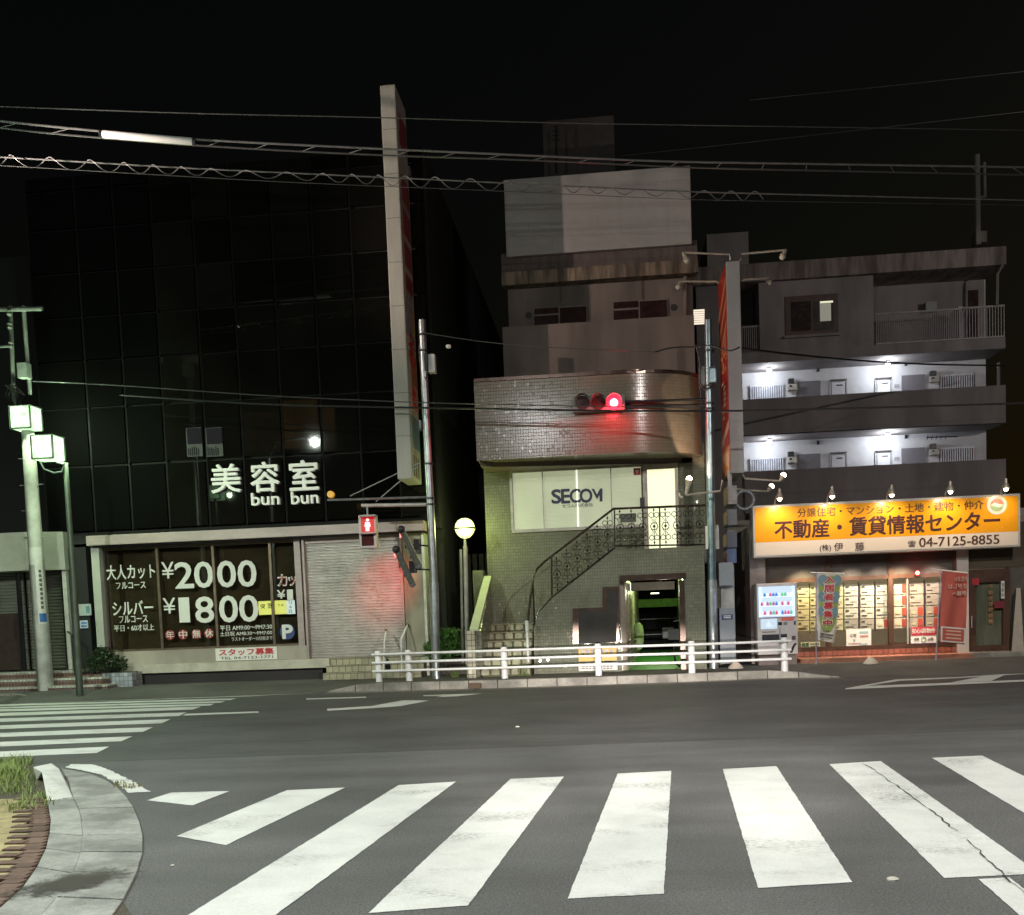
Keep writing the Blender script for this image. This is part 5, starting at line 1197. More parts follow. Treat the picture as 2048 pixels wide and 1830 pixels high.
t, c, W2 = flag('f', 'red flag with pale characters and a white framed box beside the shop door', ((1882, 1139), (1871.5, 1327)), ((1863, 1138), (1935.5, 1146)), ((1884.3, 1142), (1935.4, 1147), (1878.6, 1285), (1929.7, 1289)), mat('red_flag_cloth', (.42, .085, .06), .8, var=.08))
m_pl = mat('pale_flag_print', (.60, .36, .28), .8)
on_flag(W2, t, 22.31, .45, .95, .05, .12, 'お住まい', m_pl, .02, True); on_flag(W2, t, 22.31, .2, .95, .16, .225, 'さがしは', m_pl, .02, True); on_flag(W2, t, 22.31, .35, .95, .26, .325, '伊藤へ', m_pl, .02, True)
patch(W2, t, [(.0, .77), (.98, .77), (.98, .985), (.02, .985)], m_wh, 22.322); patch(W2, t, [(.07, .79), (.91, .79), (.91, .965), (.08, .965)], mat('red_flag_cloth', (.42, .085, .06), .8), 22.316)
for k in range(3): patch(W2, t, [(.2, .815+k*.05), (.8, .815+k*.05), (.8, .835+k*.05), (.2, .835+k*.05)], m_pl, 22.31)
for (u, v, lab) in ((1745, 1329, 'pale pyramid shaped concrete flag weight in front of the red tiled shop base'), (1473, 1338, 'pale rounded flag weight by the foot of the meter cabinet, behind the rail')):
    p = gp(u, v, SW); r_ = .16
    o = MB().lathe((p.x, p.y+.15, SW+.004), [(r_, 0), (r_*.95, .03), (r_*.35, .13), (r_*.1, .15)], 12).build('flag_weight', mat('cream_plastic', (.55, .47, .40), .6, var=.1), None)
    tag(o, lab, 'flag weight')

# ================================================================== apartment block behind
YA, YC = 37.0, 38.5
ap = thing('apartment_block', 'four storey apartment block with lit open corridors and solid balcony walls', 'apartment block', (X(1750, 1200, YA), YA, 0))
m_apl = mat('apartment_plaster', (.265, .242, .236), .85, var=.12, scale=2.5, stretch=(1, 1, .3), stain=.25, sscale=.8, bump=.1)
m_cor = mat('white_corridor_wall', (.62, .62, .64), .8, var=.06, stain=.12, sscale=.9)
xa, xz = X(1395, 700, YA), X(2011.5, 800, YA)
xc0 = X(1486, 830, YA)
zr1, zr0 = Z(1750, 512, YA), Z(1750, 548, YA)
z3t, z3b = Z(1750, 784.5, YA), Z(1750, 856, YA)            # upper solid balcony
z2t, z2b = Z(1750, 930.5, YA), Z(1750, 1012, YA)
zs4b, zs4t = Z(1750, 712, YA), Z(1750, 690, YA)
MB().box(xa, xz-.12, YC, YC+9, 0, zr0).build('rear_wall', m_cor, ap)
MB().box(xa, xc0-.003, YA+.1, YC-.002, 0, zr0).build('stair_tower', m_apl, ap)
MB().box(xa-.1, xz, YA-.1, YC+9, zr0, zr1).build('roof_slab', mat('stained_roof_edge', (.25, .21, .19), .9, var=.35, scale=3, stretch=(2, 1, .3), stain=.5, sscale=1.2), ap)
for (zb_, zt_) in ((z3b, z3t), (z2b, z2t)):
    MB().box(xc0, xz, YA, YA+.14, zb_+.1, zt_).build('balcony_wall', m_apl, ap)
    MB().box(xz-.14, xz-.002, YA+.14, YC-.002, zb_+.1, zt_).build('balcony_end', m_apl, ap)
    MB().box(xc0, xz, YA+.002, YC-.002, zb_-.05, zb_+.1-.003).build('floor_slab', m_apl, ap)
# top floor: flush wall on the left, balcony on the right
xf = X(1748, 650, YA+.1)
MB().box(xc0+X(1524, 640, YA)-X(1486, 640, YA), xf, YA+.12, YC-.003, zs4t, zr0-.002).build('top_wall', m_apl, ap)
MB().box(xc0, xz, YA+.002, YC-.003, zs4b, zs4t-.002).build('floor_slab', m_apl, ap)
MB().box(xc0, X(1524, 640, YA), YC-.3, YC-.01, zs4t, zr0).build('dark_recess', m_black, ap)
def railing(x0, x1, y, z0, z1, n, m=mat('grey_railing', (.26, .24, .24), .5, .2)):
    r_ = MB().box(x0, x1, y, y+.05, z1-.06, z1).box(x0, x1, y+.005, y+.045, z0, z0+.05).build('balcony_railing', m, ap)
    me = mesh_of(MB().box(-.014, .014, 0, .03, 0, z1-z0-.1), 'baluster', m)
    for k in range(n+1): piece('baluster', me, r_, (x0+.02+(x1-x0-.04)*k/n, y+.01, z0+.05))
MB().box(xf+.002, xz-.16, YC-.025, YC-.004, zs4t, zr0-.002).build('balcony_rear_wall', m_apl, ap)
railing(xf+.05, X(1925, 650, YA), YA+.05, zs4t+.02, Z(1840, 620, YA), 46); railing(X(1928, 650, YA), xz, YA+.05, zs4t+.02, Z(1980, 610, YA), 14)
railing(xc0+.05, X(1524, 660, YA), YA+.2, zs4t, Z(1505, 648, YA), 9)
MB().box(X(1926, 650, YA)-.06, X(1926, 650, YA)+.1, YA+.3, YA+1.2, zs4t, Z(1926, 608, YA)).build('partition', mat('pale_partition', (.5, .48, .5), .7), ap)
for (a, c, b_, d) in ((1852, 603, 1874, 622), (1893, 645, 1912, 668)): boxp('outdoor_unit', a, c, b_, d, YC-.4, .3, m_steel, ap)
boxp('balcony_door', 1936, 580, 1957, 680, YC-.03, .03, m_wd, ap)
w = boxp('window', 1571, 590, 1677, 668, YA+.07, .06, mat('brown_recess', (.10, .065, .055), .6), ap)
boxp('pane', 1582, 603, 1622, 662, YA+.06, .02, mat('dim_room', (.035, .025, .022), .25), w); boxp('pane', 1626, 602, 1668, 661, YA+.06, .02, mat('dim_room2', (.07, .065, .06), .3), w)
boxp('room_light', 1640, 602, 1666, 605.5, YA+.052, .01, emit('room_tube', (1, 1, .65), .75), w); boxp('curtain', 1640, 606, 1662, 642, YA+.052, .01, emit('lit_curtain', (.85, .9, .6), .13), w)
boxp('sill', 1568, 668, 1680, 673, YA+.0, .12, m_apl, ap)
boxp('wall_stain', 1790, 570, 1793, 625, YC-.012, .01, mat('rust_stain', (.09, .06, .045), .9), ap); boxp('wall_stain', 1878, 565, 1881, 620, YC-.012, .01, mat('rust_stain', (.09, .06, .045), .9), ap)
MB().tube([at(2006, 530, YA-.15), at(1995, 548, YA-.05), at(1994, 610, YA-.05)], .05, 6).build('downpipe', m_apl, ap)
# open corridors: doors, hatches, grilles, meters, lamps
m_hat = mat('grey_meter_hatch', (.16, .15, .17), .5, var=.08); m_wdoor = mat('white_flat_door', (.60, .60, .62), .5, var=.04); m_lint = mat('dark_lintel', (.12, .11, .11), .6)
m_gr = mat('pale_window_grille', (.55, .56, .62), .4); m_cur = mat('blue_grey_glass', (.13, .15, .19), .3, var=.4, scale=9, stretch=(8, 1, .4))
for fl_, dv in ((0, 0), (1, 0)):
    def C(nm, a, c, b_, d, m, y=-.06, dp=.055, par=None):
        dd = (0 if fl_ == 0 else 146)-(.0 if fl_ == 0 else .028*(a-1500)*0)
        return boxp(nm, a, c+dd, b_, d+dd, YC+y, dp, m, par or ap)
    for (a, c, b_, d) in ((1500, 769, 1568, 802), (1880.5, 748, 1950, 784)):
        g = C('window', a, c, b_, d, m_cur if a < 1700 else mat('reddish_curtain', (.12, .05, .045), .5, var=.4, scale=9, stretch=(8, 1, .4)))
        x0, x1, z0, z1 = rc(a, c+146*fl_, b_, d+146*fl_, YC-.12)
        MB().box(x0, x1, YC-.12, YC-.07, z1-.05, z1).build('grille_rail', m_gr, g)
        me = mesh_of(MB().box(-.022, .022, 0, .03, 0, z1-z0), 'grille_bar', m_gr)
        for k in range(15): piece('grille_bar', me, g, (x0+(k+.5)*(x1-x0)/15, YC-.11, z0))
    C('meter_hatch', 1596, 762, 1641, 797, m_hat); C('meter_hatch', 1804, 749.5, 1851, 788, m_hat)
    for (a, c, b_) in ((1664, 764, 1690), (1755, 760, 1780)):
        d_ = C('flat_door', a, c, b_, c+40, m_wdoor); C('lintel', a-3, c-6, b_+4, c-3.5, m_lint, -.12, .11); C('letter_slot', a+9, c+5, a+21, c+7.5, m_black, -.068, .007, d_)
        C('frame', a-5, c-2, a-1.5, c+40, mat('grey_door_frame', (.35, .35, .37), .5)); C('frame', b_+1.5, c-2, b_+4.5, c+40, mat('grey_door_frame', (.35, .35, .37), .5))
    for a, c in ((1577, 757), (1862, 741)): C('meter_box', a, c, a+11, c+10, m_dark, -.2, .19); C('heater', a, c+11, a+17, c+22, mat('beige_heater', (.4, .38, .32), .5), -.25, .24); C('heater_print', a+2, c+13, a+7, c+17, m_black, -.256, .005)
    C('name_plate', 1789, 768, 1799, 774, mat('grey_plate2', (.35, .35, .36), .5), -.03, .02); C('wall_vent', 1634, 735, 1639, 743, m_dark); C('wall_vent', 1810, 724, 1815, 731, m_dark)
    for k, (u, v) in enumerate(((1538, 727), (1776, 709.5)) if fl_ == 0 else ((1538.8, 872.5), (1776, 857))):
        pos = ['left', 'right'][k]
        zc_ = (zs4b if fl_ == 0 else z3b-.05)
        p = at(u, v, YC-.75)
        L = thing('corridor_lamp', 'bright white lamp under the %s corridor ceiling, %s one of its pair' % (['upper', 'lower'][fl_], pos), 'lamp', (p.x, YC-.75, zc_-.01), 'corridor lamps of the apartment block')
        MB().lathe((p.x, YC-.75, zc_-.03), [(.07, 0), (.07, .02)], 10).build('base', m_dark, L); MB().ball((p.x, YC-.75, zc_-.13), .085, 12, 8).build('globe', emit('cool_bulb', (.85, .92, 1), 20), L)
        spot_or_point('lamp_light', 'POINT', (p.x, YC-.75, zc_-.24), (50, 76)[k], (.88, .93, 1.0), .09, L)
MB().tube([at(1997, 725, YA+.3), at(1997, 790, YA+.3)], .05, 6).build('downpipe', m_apl, ap)
lw = boxp('lit_window', 1386.5, 618, 1409.5, 650, YA+.07, .05, m_dark, ap)
for k in range(7): boxp('louvre', 1387, 619+k*4.4, 1409, 622.2+k*4.4, YA+.06, .01, emit('lit_louvre', (1, .84, .66), 1.1), lw)
x0, x1, z0, z1 = rc(1414, 466, 1497, 520, YA+3); MB().box(x0, x1, YA+3, YA+6, zr1+.003, z1).build('stair_house', m_apl, ap)
tw = thing('roof_mast', 'pair of thin vertical masts on the roof of the apartment block', 'mast', at(1957, 480, YA+2))
MB().tube([at(1956, 490, YA+2), at(1954, 310, YA+2)], .10, 8).build('mast', m_conc, tw); MB().tube([at(1970, 395, YA+2), at(1969, 325, YA+2)], .05, 6).build('mast', m_conc, tw); boxp('mast_base', 1953, 462, 1974, 484, YA+1.9, .5, m_conc, tw)
MB().tube([at(1956, 395, YA+2), at(1970, 393, YA+2)], .04, 6).build('bracket', m_conc, tw)
ae = thing('antenna', 'small rooftop style antenna fixed to the lower corridor of the apartment block', 'antenna', at(1866, 880, YA-.3))
MB().tube([at(1853, 875, YA-.2), at(1915, 873, YA-.2)], .02, 5).build('boom', m_dark, ae)
for k in range(5): MB().tube([at(1856+k*9, 870+k*.4, YA-.2), at(1854+k*9, 880-k*.4, YA-.2)], .012, 4).build('element', m_dark, ae)
# ================================================================== tall sign on the right and its cabinet stack
Yr = 22.9
rs = thing('tall_sign', 'tall slim grey edged sign tower with a red printed side face, right of the office', 'sign', at(1470, 945, Yr))
x0, x1 = X(1456.5, 730, Yr), X(1484, 730, Yr); z0, z1 = Z(1470, 946, Yr), Z(1470, 522, Yr); H = z1-z0
MB().box(x0, x1, Yr, Yr+1.5, z0, z1).build('body', mat('grey_sign_case', (.33, .335, .335), .55, var=.06, stain=.15, sscale=.6), rs, bevel=.012)
m_rf = mat('red_sign_face', (.42, .035, .025), .35, var=.12); m_of = mat('orange_face_print', (.62, .28, .12), .4, var=.15); m_pf = mat('pale_face_print', (.70, .52, .40), .4, var=.1)
MB().box(x0-.012, x0+.002, Yr+.04, Yr+1.46, z0+H*.14, z1-.04).build('side_panel', m_rf, rs); MB().box(x0-.012, x0+.002, Yr+.04, Yr+1.46, z0+.03, z0+H*.14-.003).build('side_panel', m_of, rs)
xq = x0-.016
def sp(pts, m): MB().prism([(xq, Yr+.04+1.42*a, z0+H*b_) for a, b_ in pts], (.004, 0, 0)).build('side_print', m, rs)
for k in range(5): sp([(.0, .93-.05*k), (.0, .905-.05*k), (1, .80-.05*k), (1, .825-.05*k)], mat('dark_red_stripe', (.22, .05, .03), .5) if k % 2 else m_of)
sp([(0, .26), (0, .22), (1, .16), (1, .20)], m_pf)
for k, ch in enumerate('定食'): text(ch, Yr+1.25, Yr+.3, z0+H*(.36-.085*k), z0+H*(.43-.085*k), xq, m_pf, rs, .03, side=-1, thick=.008) if False else None
random.seed(21)
for k in range(26): 
    a, b_ = random.uniform(.1, .9), random.uniform(.50, .66); sp([(a, b_), (a+.1, b_+.01), (a+.06, b_+.03), (a-.04, b_+.02)], m_of)
for k in range(7):
    b_ = .29+k*.028; a = random.uniform(.15, .5); sp([(a, b_), (a+.35, b_+.006), (a+.3, b_+.02), (a+.05, b_+.016)], m_pf)
for k in range(4): a = .1+.2*k; sp([(a, .03+.02*k), (a+.14, .03+.02*k), (a+.18, .11), (a+.05, .12)], m_pf)
m_arm = mat('cream_lamp_arm', (.50, .45, .36), .4, .3)
m_off = mat('lamp_glass_unlit', (.6, .57, .5), .3)
arms = [((1461, 521), (1459, 509), (1366, 505), (1373, 520), 0, 'upper left of the four at the sign top', Yr+.2), ((1481, 521), (1482, 508), (1572, 500), (1565, 513), 0, 'upper right of the four at the sign top', Yr+.2), ((1437, 566), (1433, 563), (1361, 563), (1357, 573), 0, 'lower left of the four at the sign top', Yr+1.3), ((1484, 560), (1490, 559), (1538, 556), (1538, 563), 0, 'lower right of the four at the sign top', Yr+1.3),
        ((1484, 946), (1490, 957), (1560, 962), (1566, 952), 1, 'higher of the lit pair below the tower', Yr+.2), ((1473, 978), (1490, 980), (1535, 983), (1542, 974), 1, 'lower of the lit pair below the tower', Yr+1.3), ((1445, 960), (1440, 982), (1372, 990), (1378, 959), 1, 'in front of the office wall', Yr-1.1)]
m_bulb2 = emit('warm_lamp_glow', (1, .80, .55), 14)
for a, b_, c, h, lit, lab, yy in arms:
    t = thing('sign_lamp', '%slamp on a thin arm, %s' % ('lit ' if lit else 'unlit ', lab), 'lamp', at(*a, yy), 'lamps on arms of the tall sign')
    MB().tube([at(*p, yy) for p in (a, b_, c)], .022, 6).build('arm', m_arm, t)
    p, q_ = at(*c, yy), at(*h, yy); d = (q_-p).normalized()
    MB().tube([p, p.lerp(q_, .55), p.lerp(q_, .95)], [.03, .05, .075], 10).build('hood', m_arm, t)
    MB().ball(q_+d*.015, .062, 10, 7).build('bulb', m_bulb2 if lit else m_off, t)
    if lit:
        tgt = (x0+.1, Yr+.7, z0+H*.35); wide = lab.startswith('in front')
        if wide: tgt = q_+d*.1+Vector((.62, .42, .85))
        spot_or_point('lamp_beam', 'SPOT', q_+d*.1+Vector((0, -.05, 0)), 130 if wide else 60, (1, .66, .44), .05, t, tgt, 100, .12 if wide else .9)
# stack of cabinets below
cb = thing('meter_cabinet', 'slim column of small sign boxes and grey meter cabinets beside the right pole', 'cabinet', at(1455, 1335, Yr-.2))
m_cab = mat('grey_cabinet', (.225, .24, .265), .5, var=.06, stain=.1); m_cab2 = mat('dark_blue_cabinet', (.06, .068, .10), .5, var=.1)
Yk = Yr-.3
for (a, c, b_, d, m, nm) in ((1455, 971, 1474, 1008, mat('grey_box_face', (.25, .24, .235), .55), 'sign_box'), (1455, 1018, 1474, 1050, mat('slate_box', (.12, .125, .14), .55), 'sign_box'), (1454, 1063, 1474, 1095, m_cab2, 'sign_box'), (1454, 1097, 1473, 1126, mat('blue_box', (.06, .09, .19), .5), 'sign_box')):
    o = boxp(nm, a, c, b_, d, Yk, .75, m, cb)
    x0_, x1_, z0_, z1_ = rc(a, c, b_, d, Yk)
    MB().box(x0_-.010, x0_-.002, Yk+.06, Yk+.68, z0_+.04, z1_-.04).build('box_face', mat('yellowed_face', (.40, .36, .22), .5, var=.2), o)
boxp('pole', 1460, 940, 1468, 1335, Yk+.35, .1, m_steel, cb)
boxp('meter_box', 1438, 1125, 1466, 1171, Yk-.35, .3, m_cab, cb); boxp('back_board', 1442, 1171, 1468, 1218, Yk-.2, .1, mat('pale_back_board', (.33, .32, .29), .6), cb)
lo = boxp('lower_cabinet', 1440, 1216, 1470, 1327, Yk-.4, .4, m_cab, cb); boxp('label_plate', 1443.5, 1229, 1465.5, 1239, Yk-.408, .006, mat('navy_plate', (.03, .035, .16), .4), lo)
for k in range(2): boxp('plate_print', 1447, 1231+k*3.5, 1462, 1232.8+k*3.5, Yk-.412, .003, m_print_w, lo)
MB().ring(at(1489, 1000, Yk+.6), .2, .035, 14, 6, 'y').build('cable_coil', m_cab, cb)

# ================================================================== poles and signals
def pole_path(pts, Y): return [at(u, v, Y) for u, v in pts]
SIG = mat('signal_housing', (.16, .16, .155), .5, var=.1)
# middle pole
b0 = gp(873.6, 1357, SW); Ym = b0.y
mp_ = thing('traffic_pole', 'galvanised traffic signal pole standing in front of the salon shutter', 'pole', b0)
MB().tube([(b0.x, Ym, SW-.05)]+[at(u, v, Ym) for u, v in ((871, 1300), (868, 1165))], .098, 16).build('base_sleeve', m_galv, mp_, smooth=True)
MB().tube([at(868, 1166, Ym), at(860.5, 1002, Ym), at(852, 830, Ym), at(843.9, 640, Ym)], [.082, .082, .080, .078], 16).build('pole', m_galv, mp_, smooth=True)
for (u, v) in ((860, 995), (860.5, 1007), (857.5, 926), (846, 668), (848, 700)):
    p, q_ = at(u, v, Ym), at(u, v+4, Ym); MB().tube([p, q_], .098, 14).build('band', m_dark, mp_)
boxp('control_box', 856, 708, 869.5, 744, Ym-.05, .2, mat('pale_control_box', (.48, .49, .48), .5), mp_)
boxp('bracket', 849, 705, 854, 740, Ym-.11, .03, m_dark, mp_)
MB().tube([at(842, 668, Ym), at(838, 700, Ym), at(842, 745, Ym), at(852, 757, Ym-.1), at(857, 745, Ym)], .016, 6).build('cable_loop', m_cable, mp_)
MB().tube([at(858, 994, Ym), at(655, 1000, Ym-.05)], .024, 8).build('thin_arm', m_galv, mp_, smooth=True); MB().tube([at(700, 992, Ym), at(840, 925, Ym)], .012, 6).build('stay', m_steel, mp_); MB().tube([at(752, 1003, Ym), at(836, 932, Ym)], .012, 6).build('stay', m_steel, mp_)
MB().tube([at(862, 1009, Ym), at(723, 1011, Ym-.05)], .040, 10).build('signal_arm', mat('pale_arm', (.45, .43, .40), .5, .3), mp_, smooth=True)
c = at(662, 989, Ym-.05); MB().lathe(c, [(.075, -.05), (.075, .05)], 14, 'y').build('amber_reflector', emit('amber_lens', (1, .5, .02), .25, (.6, .3, .02)), mp_)
# pedestrian signal
Yq = Ym-.05
ps = thing('pedestrian_signal', 'pedestrian signal hanging from the pole arm, its red standing figure lit', 'traffic signal', at(735, 1098, Yq))
MB().tube([at(734, 1010, Yq), at(735, 1030, Yq)], .02, 8).build('hanger', m_steel, ps)
boxp('housing', 717.5, 1029, 752.5, 1097, Yq-.12, .22, mat('pale_signal_case', (.42, .41, .40), .45, var=.05), ps, bevel=.03)
boxp('red_lens', 722, 1034, 748, 1064, Yq-.128, .01, emit('red_lens_face', (1, .01, .02), .35, (.2, .01, .01)), ps); boxp('green_lens', 723, 1068.5, 747.5, 1091.5, Yq-.128, .01, mat('dark_lens', (.06, .02, .02), .08), ps)
for v0 in (1031.5, 1066): boxp('visor', 719.5, v0, 750.5, v0+1.6, Yq-.26, .14, SIG, ps)
fgm = emit('pale_red_figure', (1, .22, .24), 3.6); yq = Yq-.14
hd = at(735, 1040, yq); MB().lathe(hd, [(.032, -.003), (.032, .003)], 12, 'y').build('figure', fgm, ps)
MB().prism([at(u, v, yq) for u, v in ((730.5, 1044.5), (739.5, 1044.5), (741, 1053), (738.5, 1054), (738.5, 1062), (731.5, 1062), (731.5, 1054), (729, 1053))], (0, .004, 0)).build('figure', fgm, ps)
spot_or_point('red_figure_light', 'POINT', at(735, 1048, Yq-.4), 2.5, (1, .05, .06), .12, ps)
# two vehicle signals seen from the side, facing the side street on the left
def side_signal(a, b_, lab):
    t = thing('vehicle_signal', lab, 'traffic signal', at(*b_, Ym-.15), 'signals facing the side street')
    P, Q = at(*a, Ym-.55), at(*b_, Ym+.0)
    d = (Q-P)
    MB().tube([P+d*.1, Q-d*.03], .068, 12).build('housing', mat('side_signal_case', (.20, .21, .19), .35, .5, var=.3, scale=12), t, smooth=True)
    MB().ball(P+d*.06, .085, 12, 8).build('end_hood', m_dark, t)
    MB().ball(Q-d*.02, .078, 12, 8).build('end_cap', SIG, t)
    for k in range(3):
        c = P+d*(.2+.27*k)
        MB().lathe(c+Vector((-.078, 0.02, 0)), [(.05, -.005), (.05, .005)], 12, 'x').build('lens', emit('red_vehicle_lens', (1, .03, .03), 14) if k == 0 else mat('dark_lens', (.06, .02, .02), .08), t)
    return t, P, Q
t1, P1, Q1 = side_signal((800, 1054), (838, 1133), 'long grey vehicle signal seen edge on, the upper one of the slanted pair')
t2, P2_, Q2 = side_signal((790, 1094), (825, 1169), 'long grey vehicle signal seen edge on, the lower left of the slanted pair')
boxp('bracket', 828, 1078, 838, 1100, Ym-.05, .1, m_dark, t1); boxp('bracket', 818, 1122, 832, 1146, Ym-.05, .1, m_dark, t2)
MB().tube([at(826, 1090, Ym), at(866, 1092, Ym)], .02, 6).build('arm', m_dark, t1); MB().tube([at(824, 1138, Ym), at(868, 1140, Ym)], .02, 6).build('arm', m_dark, t2)
spot_or_point('red_vehicle_light', 'SPOT', P1+Vector((-.15, -.1, -.2)), 230, (1, .025, .03), .08, t1, at(775, 1170, YS), 46, 1)
# right pole with the red signal
b1 = gp(1427.5, 1336, SW); Yz = b1.y
rp_ = thing('signal_pole', 'blue grey steel pole carrying the red vehicle signal, in front of the office', 'pole', b1)
m_teal = mat('blue_green_steel', (.25, .33, .37), .32, .8, var=.15, scale=8, stain=.2)
MB().tube([(b1.x, Yz, SW-.05), at(1425.5, 1250, Yz), at(1424, 1160, Yz)], .105, 16).build('base_sleeve', m_galv, rp_, smooth=True)
MB().tube([at(1424, 1161, Yz), at(1420.7, 955, Yz), at(1418.5, 802, Yz), at(1416.5, 640, Yz)], [.09, .088, .085, .08], 16).build('pole', m_teal, rp_, smooth=True)
for v in (805, 816, 770, 700): MB().tube([at(1418.3, v, Yz), at(1418.3, v+4, Yz)], .105, 14).build('band', m_dark, rp_)
boxp('junction_box', 1418, 732, 1433, 765, Yz-.16, .2, m_teal, rp_, bevel=.02); boxp('junction_box', 1399, 733, 1410, 770, Yz, .2, mat('grey_junction', (.14, .145, .14), .5), rp_)
boxp('notice_plate', 1411, 1052, 1416, 1098, Yz-.12, .02, m_print_w, rp_); boxp('notice_plate', 1430, 1050, 1438, 1098, Yz+.02, .02, mat('grey_plate3', (.36, .36, .34), .5), rp_)
MB().tube([at(1400, 730, Yz), at(1399, 765, Yz), at(1408, 778, Yz-.1), at(1420, 776, Yz-.1), at(1427, 765, Yz-.1)], .022, 6).build('cable_loop', m_cable, rp_, smooth=True)
MB().tube([at(1392, 690, Yz), at(1398, 715, Yz), at(1402, 735, Yz)], .018, 6).build('cable_loop', m_cable, rp_)
for v in (799, 811): MB().tube([at(1418, v-1, Yz), at(1240, v+5-(v-799)*.3, Yz-.15)], .028, 8).build('signal_arm', m_dark, rp_)
vs = thing('vehicle_signal', 'horizontal three lens vehicle signal on long arms, its right lens glowing red', 'traffic signal', at(1198, 822, Yz-.25))
boxp('housing', 1145.5, 790.5, 1250, 822, Yz-.3, .16, mat('dull_signal_case', (.20, .19, .19), .5, var=.05), vs, bevel=.03)
for i, u in enumerate((1165, 1196.5, 1228)):
    c = at(u, 805.5, Yz-.31)
    MB().lathe(c, [(.145, -.004), (.145, .004)], 22, 'y').build('lens', emit('bright_red_lens', (1, .006, .02), 7, (.3, .01, .01)) if i == 2 else mat('dark_lens', (.06, .02, .02), .08), vs)
    if i == 2: MB().lathe((c.x, c.y-.012, c.z), [(.085, -.003), (.085, .003)], 20, 'y').build('lens_core', emit('hot_red_core', (1, .30, .32), 4.5), vs)
    hood = MB(); n = 14
    ps_ = [(c.x+.16*math.cos(t), c.z+.16*math.sin(t)) for t in [math.pi*(-.12+1.24*k/n) for k in range(n+1)]]
    for (xa_, za_), (xb_, zb__) in zip(ps_, ps_[1:]): hood.quad((xa_, c.y, za_), (xb_, c.y, zb__), (xb_, c.y-.2, zb__), (xa_, c.y-.2, za_))
    hood.build('visor', SIG, vs)
c = at(1228, 805.5, Yz-.55); spot_or_point('red_signal_light', 'POINT', c, 60, (1, .02, .04), .14, vs)

# left utility pole
zl_ = .05
b2 = gp(92.5, 1391, zl_); Yu = b2.y
up = thing('utility_pole', 'stout pale concrete utility pole with step bolts and wrapped adverts at the far left', 'utility pole', b2)
m_up = mat('pale_concrete_pole', (.42, .42, .38), .8, var=.12, scale=6, stain=.3, sscale=2.2, bump=.1)
axis = [(92.5, 1391), (82, 1240), (70, 1080), (57.7, 889), (52, 812)]
pp_ = [at(u, v, Yu) for u, v in axis]; pp_[0].z = zl_-.05
MB().tube(pp_, [.175, .165, .155, .137, .13], 20).build('pole', m_up, up, smooth=True)
for v, a in ((917, 'l'), (970, 'b'), (1021, 'l'), (1075, 'b')):
    u = 57.7+(v-889)*.065; p = at(u, v, Yu)
    if a in 'lb': MB().tube([(p.x-.12, Yu, p.z), (p.x-.27, Yu, p.z+.005)], .011, 5).build('step_bolt', m_galv, up)
    if a in 'b': MB().tube([(p.x+.12, Yu, p.z), (p.x+.27, Yu, p.z+.005)], .011, 5).build('step_bolt', m_galv, up)
def wrap(v0, v1, a0, a1, m, nm, r_=.006):
    mb = MB(); n = 8; va = [v0+(v1-v0)*k/4 for k in range(5)]; vs = []
    for v in va:
        u = 70+(v-1080)*.072; c = at(u, v, Yu); rad = .153+(v-1080)*.00007+r_
        for k in range(n+1): a = R(a0+(a1-a0)*k/n); vs.append((c.x+rad*math.sin(a), Yu-rad*math.cos(a), c.z))
    mb.add(vs, [(i*(n+1)+k, i*(n+1)+k+1, (i+1)*(n+1)+k+1, (i+1)*(n+1)+k) for i in range(4) for k in range(n)]); return mb.build(nm, m, up, smooth=True)
m_ad = mat('faded_white_advert', (.55, .56, .50), .6, var=.12)
wrap(1095, 1248, 15, 75, m_ad, 'advert'); wrap(1095, 1245, -85, -62, m_ad, 'advert'); wrap(1096, 1130, -60, 14, m_ad, 'advert'); wrap(1227, 1244, 22, 75, mat('blue_advert', (.03, .12, .32), .6), 'advert_panel', .010)
for k in range(9): wrap(1140+k*9, 1146+k*9, 38, 58, m_ks, 'advert_print', .010)
m_fr = mat('grey_green_bar', (.20, .22, .20), .6, .2)
tp = thing('utility_bracket', 'upright twin bars and cross arm standing above the left utility pole', 'bracket', at(45, 815, Yu+.02))
MB().tube([at(29, 812, Yu+.1), at(20.5, 612, Yu+.1)], .045, 8).build('bar', m_fr, tp); MB().tube([at(60, 790, Yu+.1), at(47, 612, Yu+.1)], .045, 8).build('bar', m_fr, tp)
MB().tube([at(-40, 620, Yu+.02), at(84.5, 617.5, Yu+.02)], .05, 8).build('cross_arm', m_fr, tp); boxp('switch_box', 34, 725, 53, 755, Yu-.1, .2, m_fr, tp); MB().tube([at(-30, 696, Yu), at(20, 692, Yu)], .03, 6).build('bar', m_fr, tp)
for (u, v) in ((22, 625), (23, 652), (26, 690)): MB().lathe(at(u-4, v, Yu-.05), [(.03, -.08), (.06, -.04), (.03, 0), (.06, .04), (.03, .08)], 8).build('insulator', m_fr, tp)
for k in range(6): MB().tube([at(15+random.uniform(-12, 25), 770, Yu-.1), at(20+random.uniform(-10, 30), 790, Yu-.15), at(30+random.uniform(-5, 20), 812, Yu-.1)], .018, 5).build('hanging_cable', m_cable, tp)

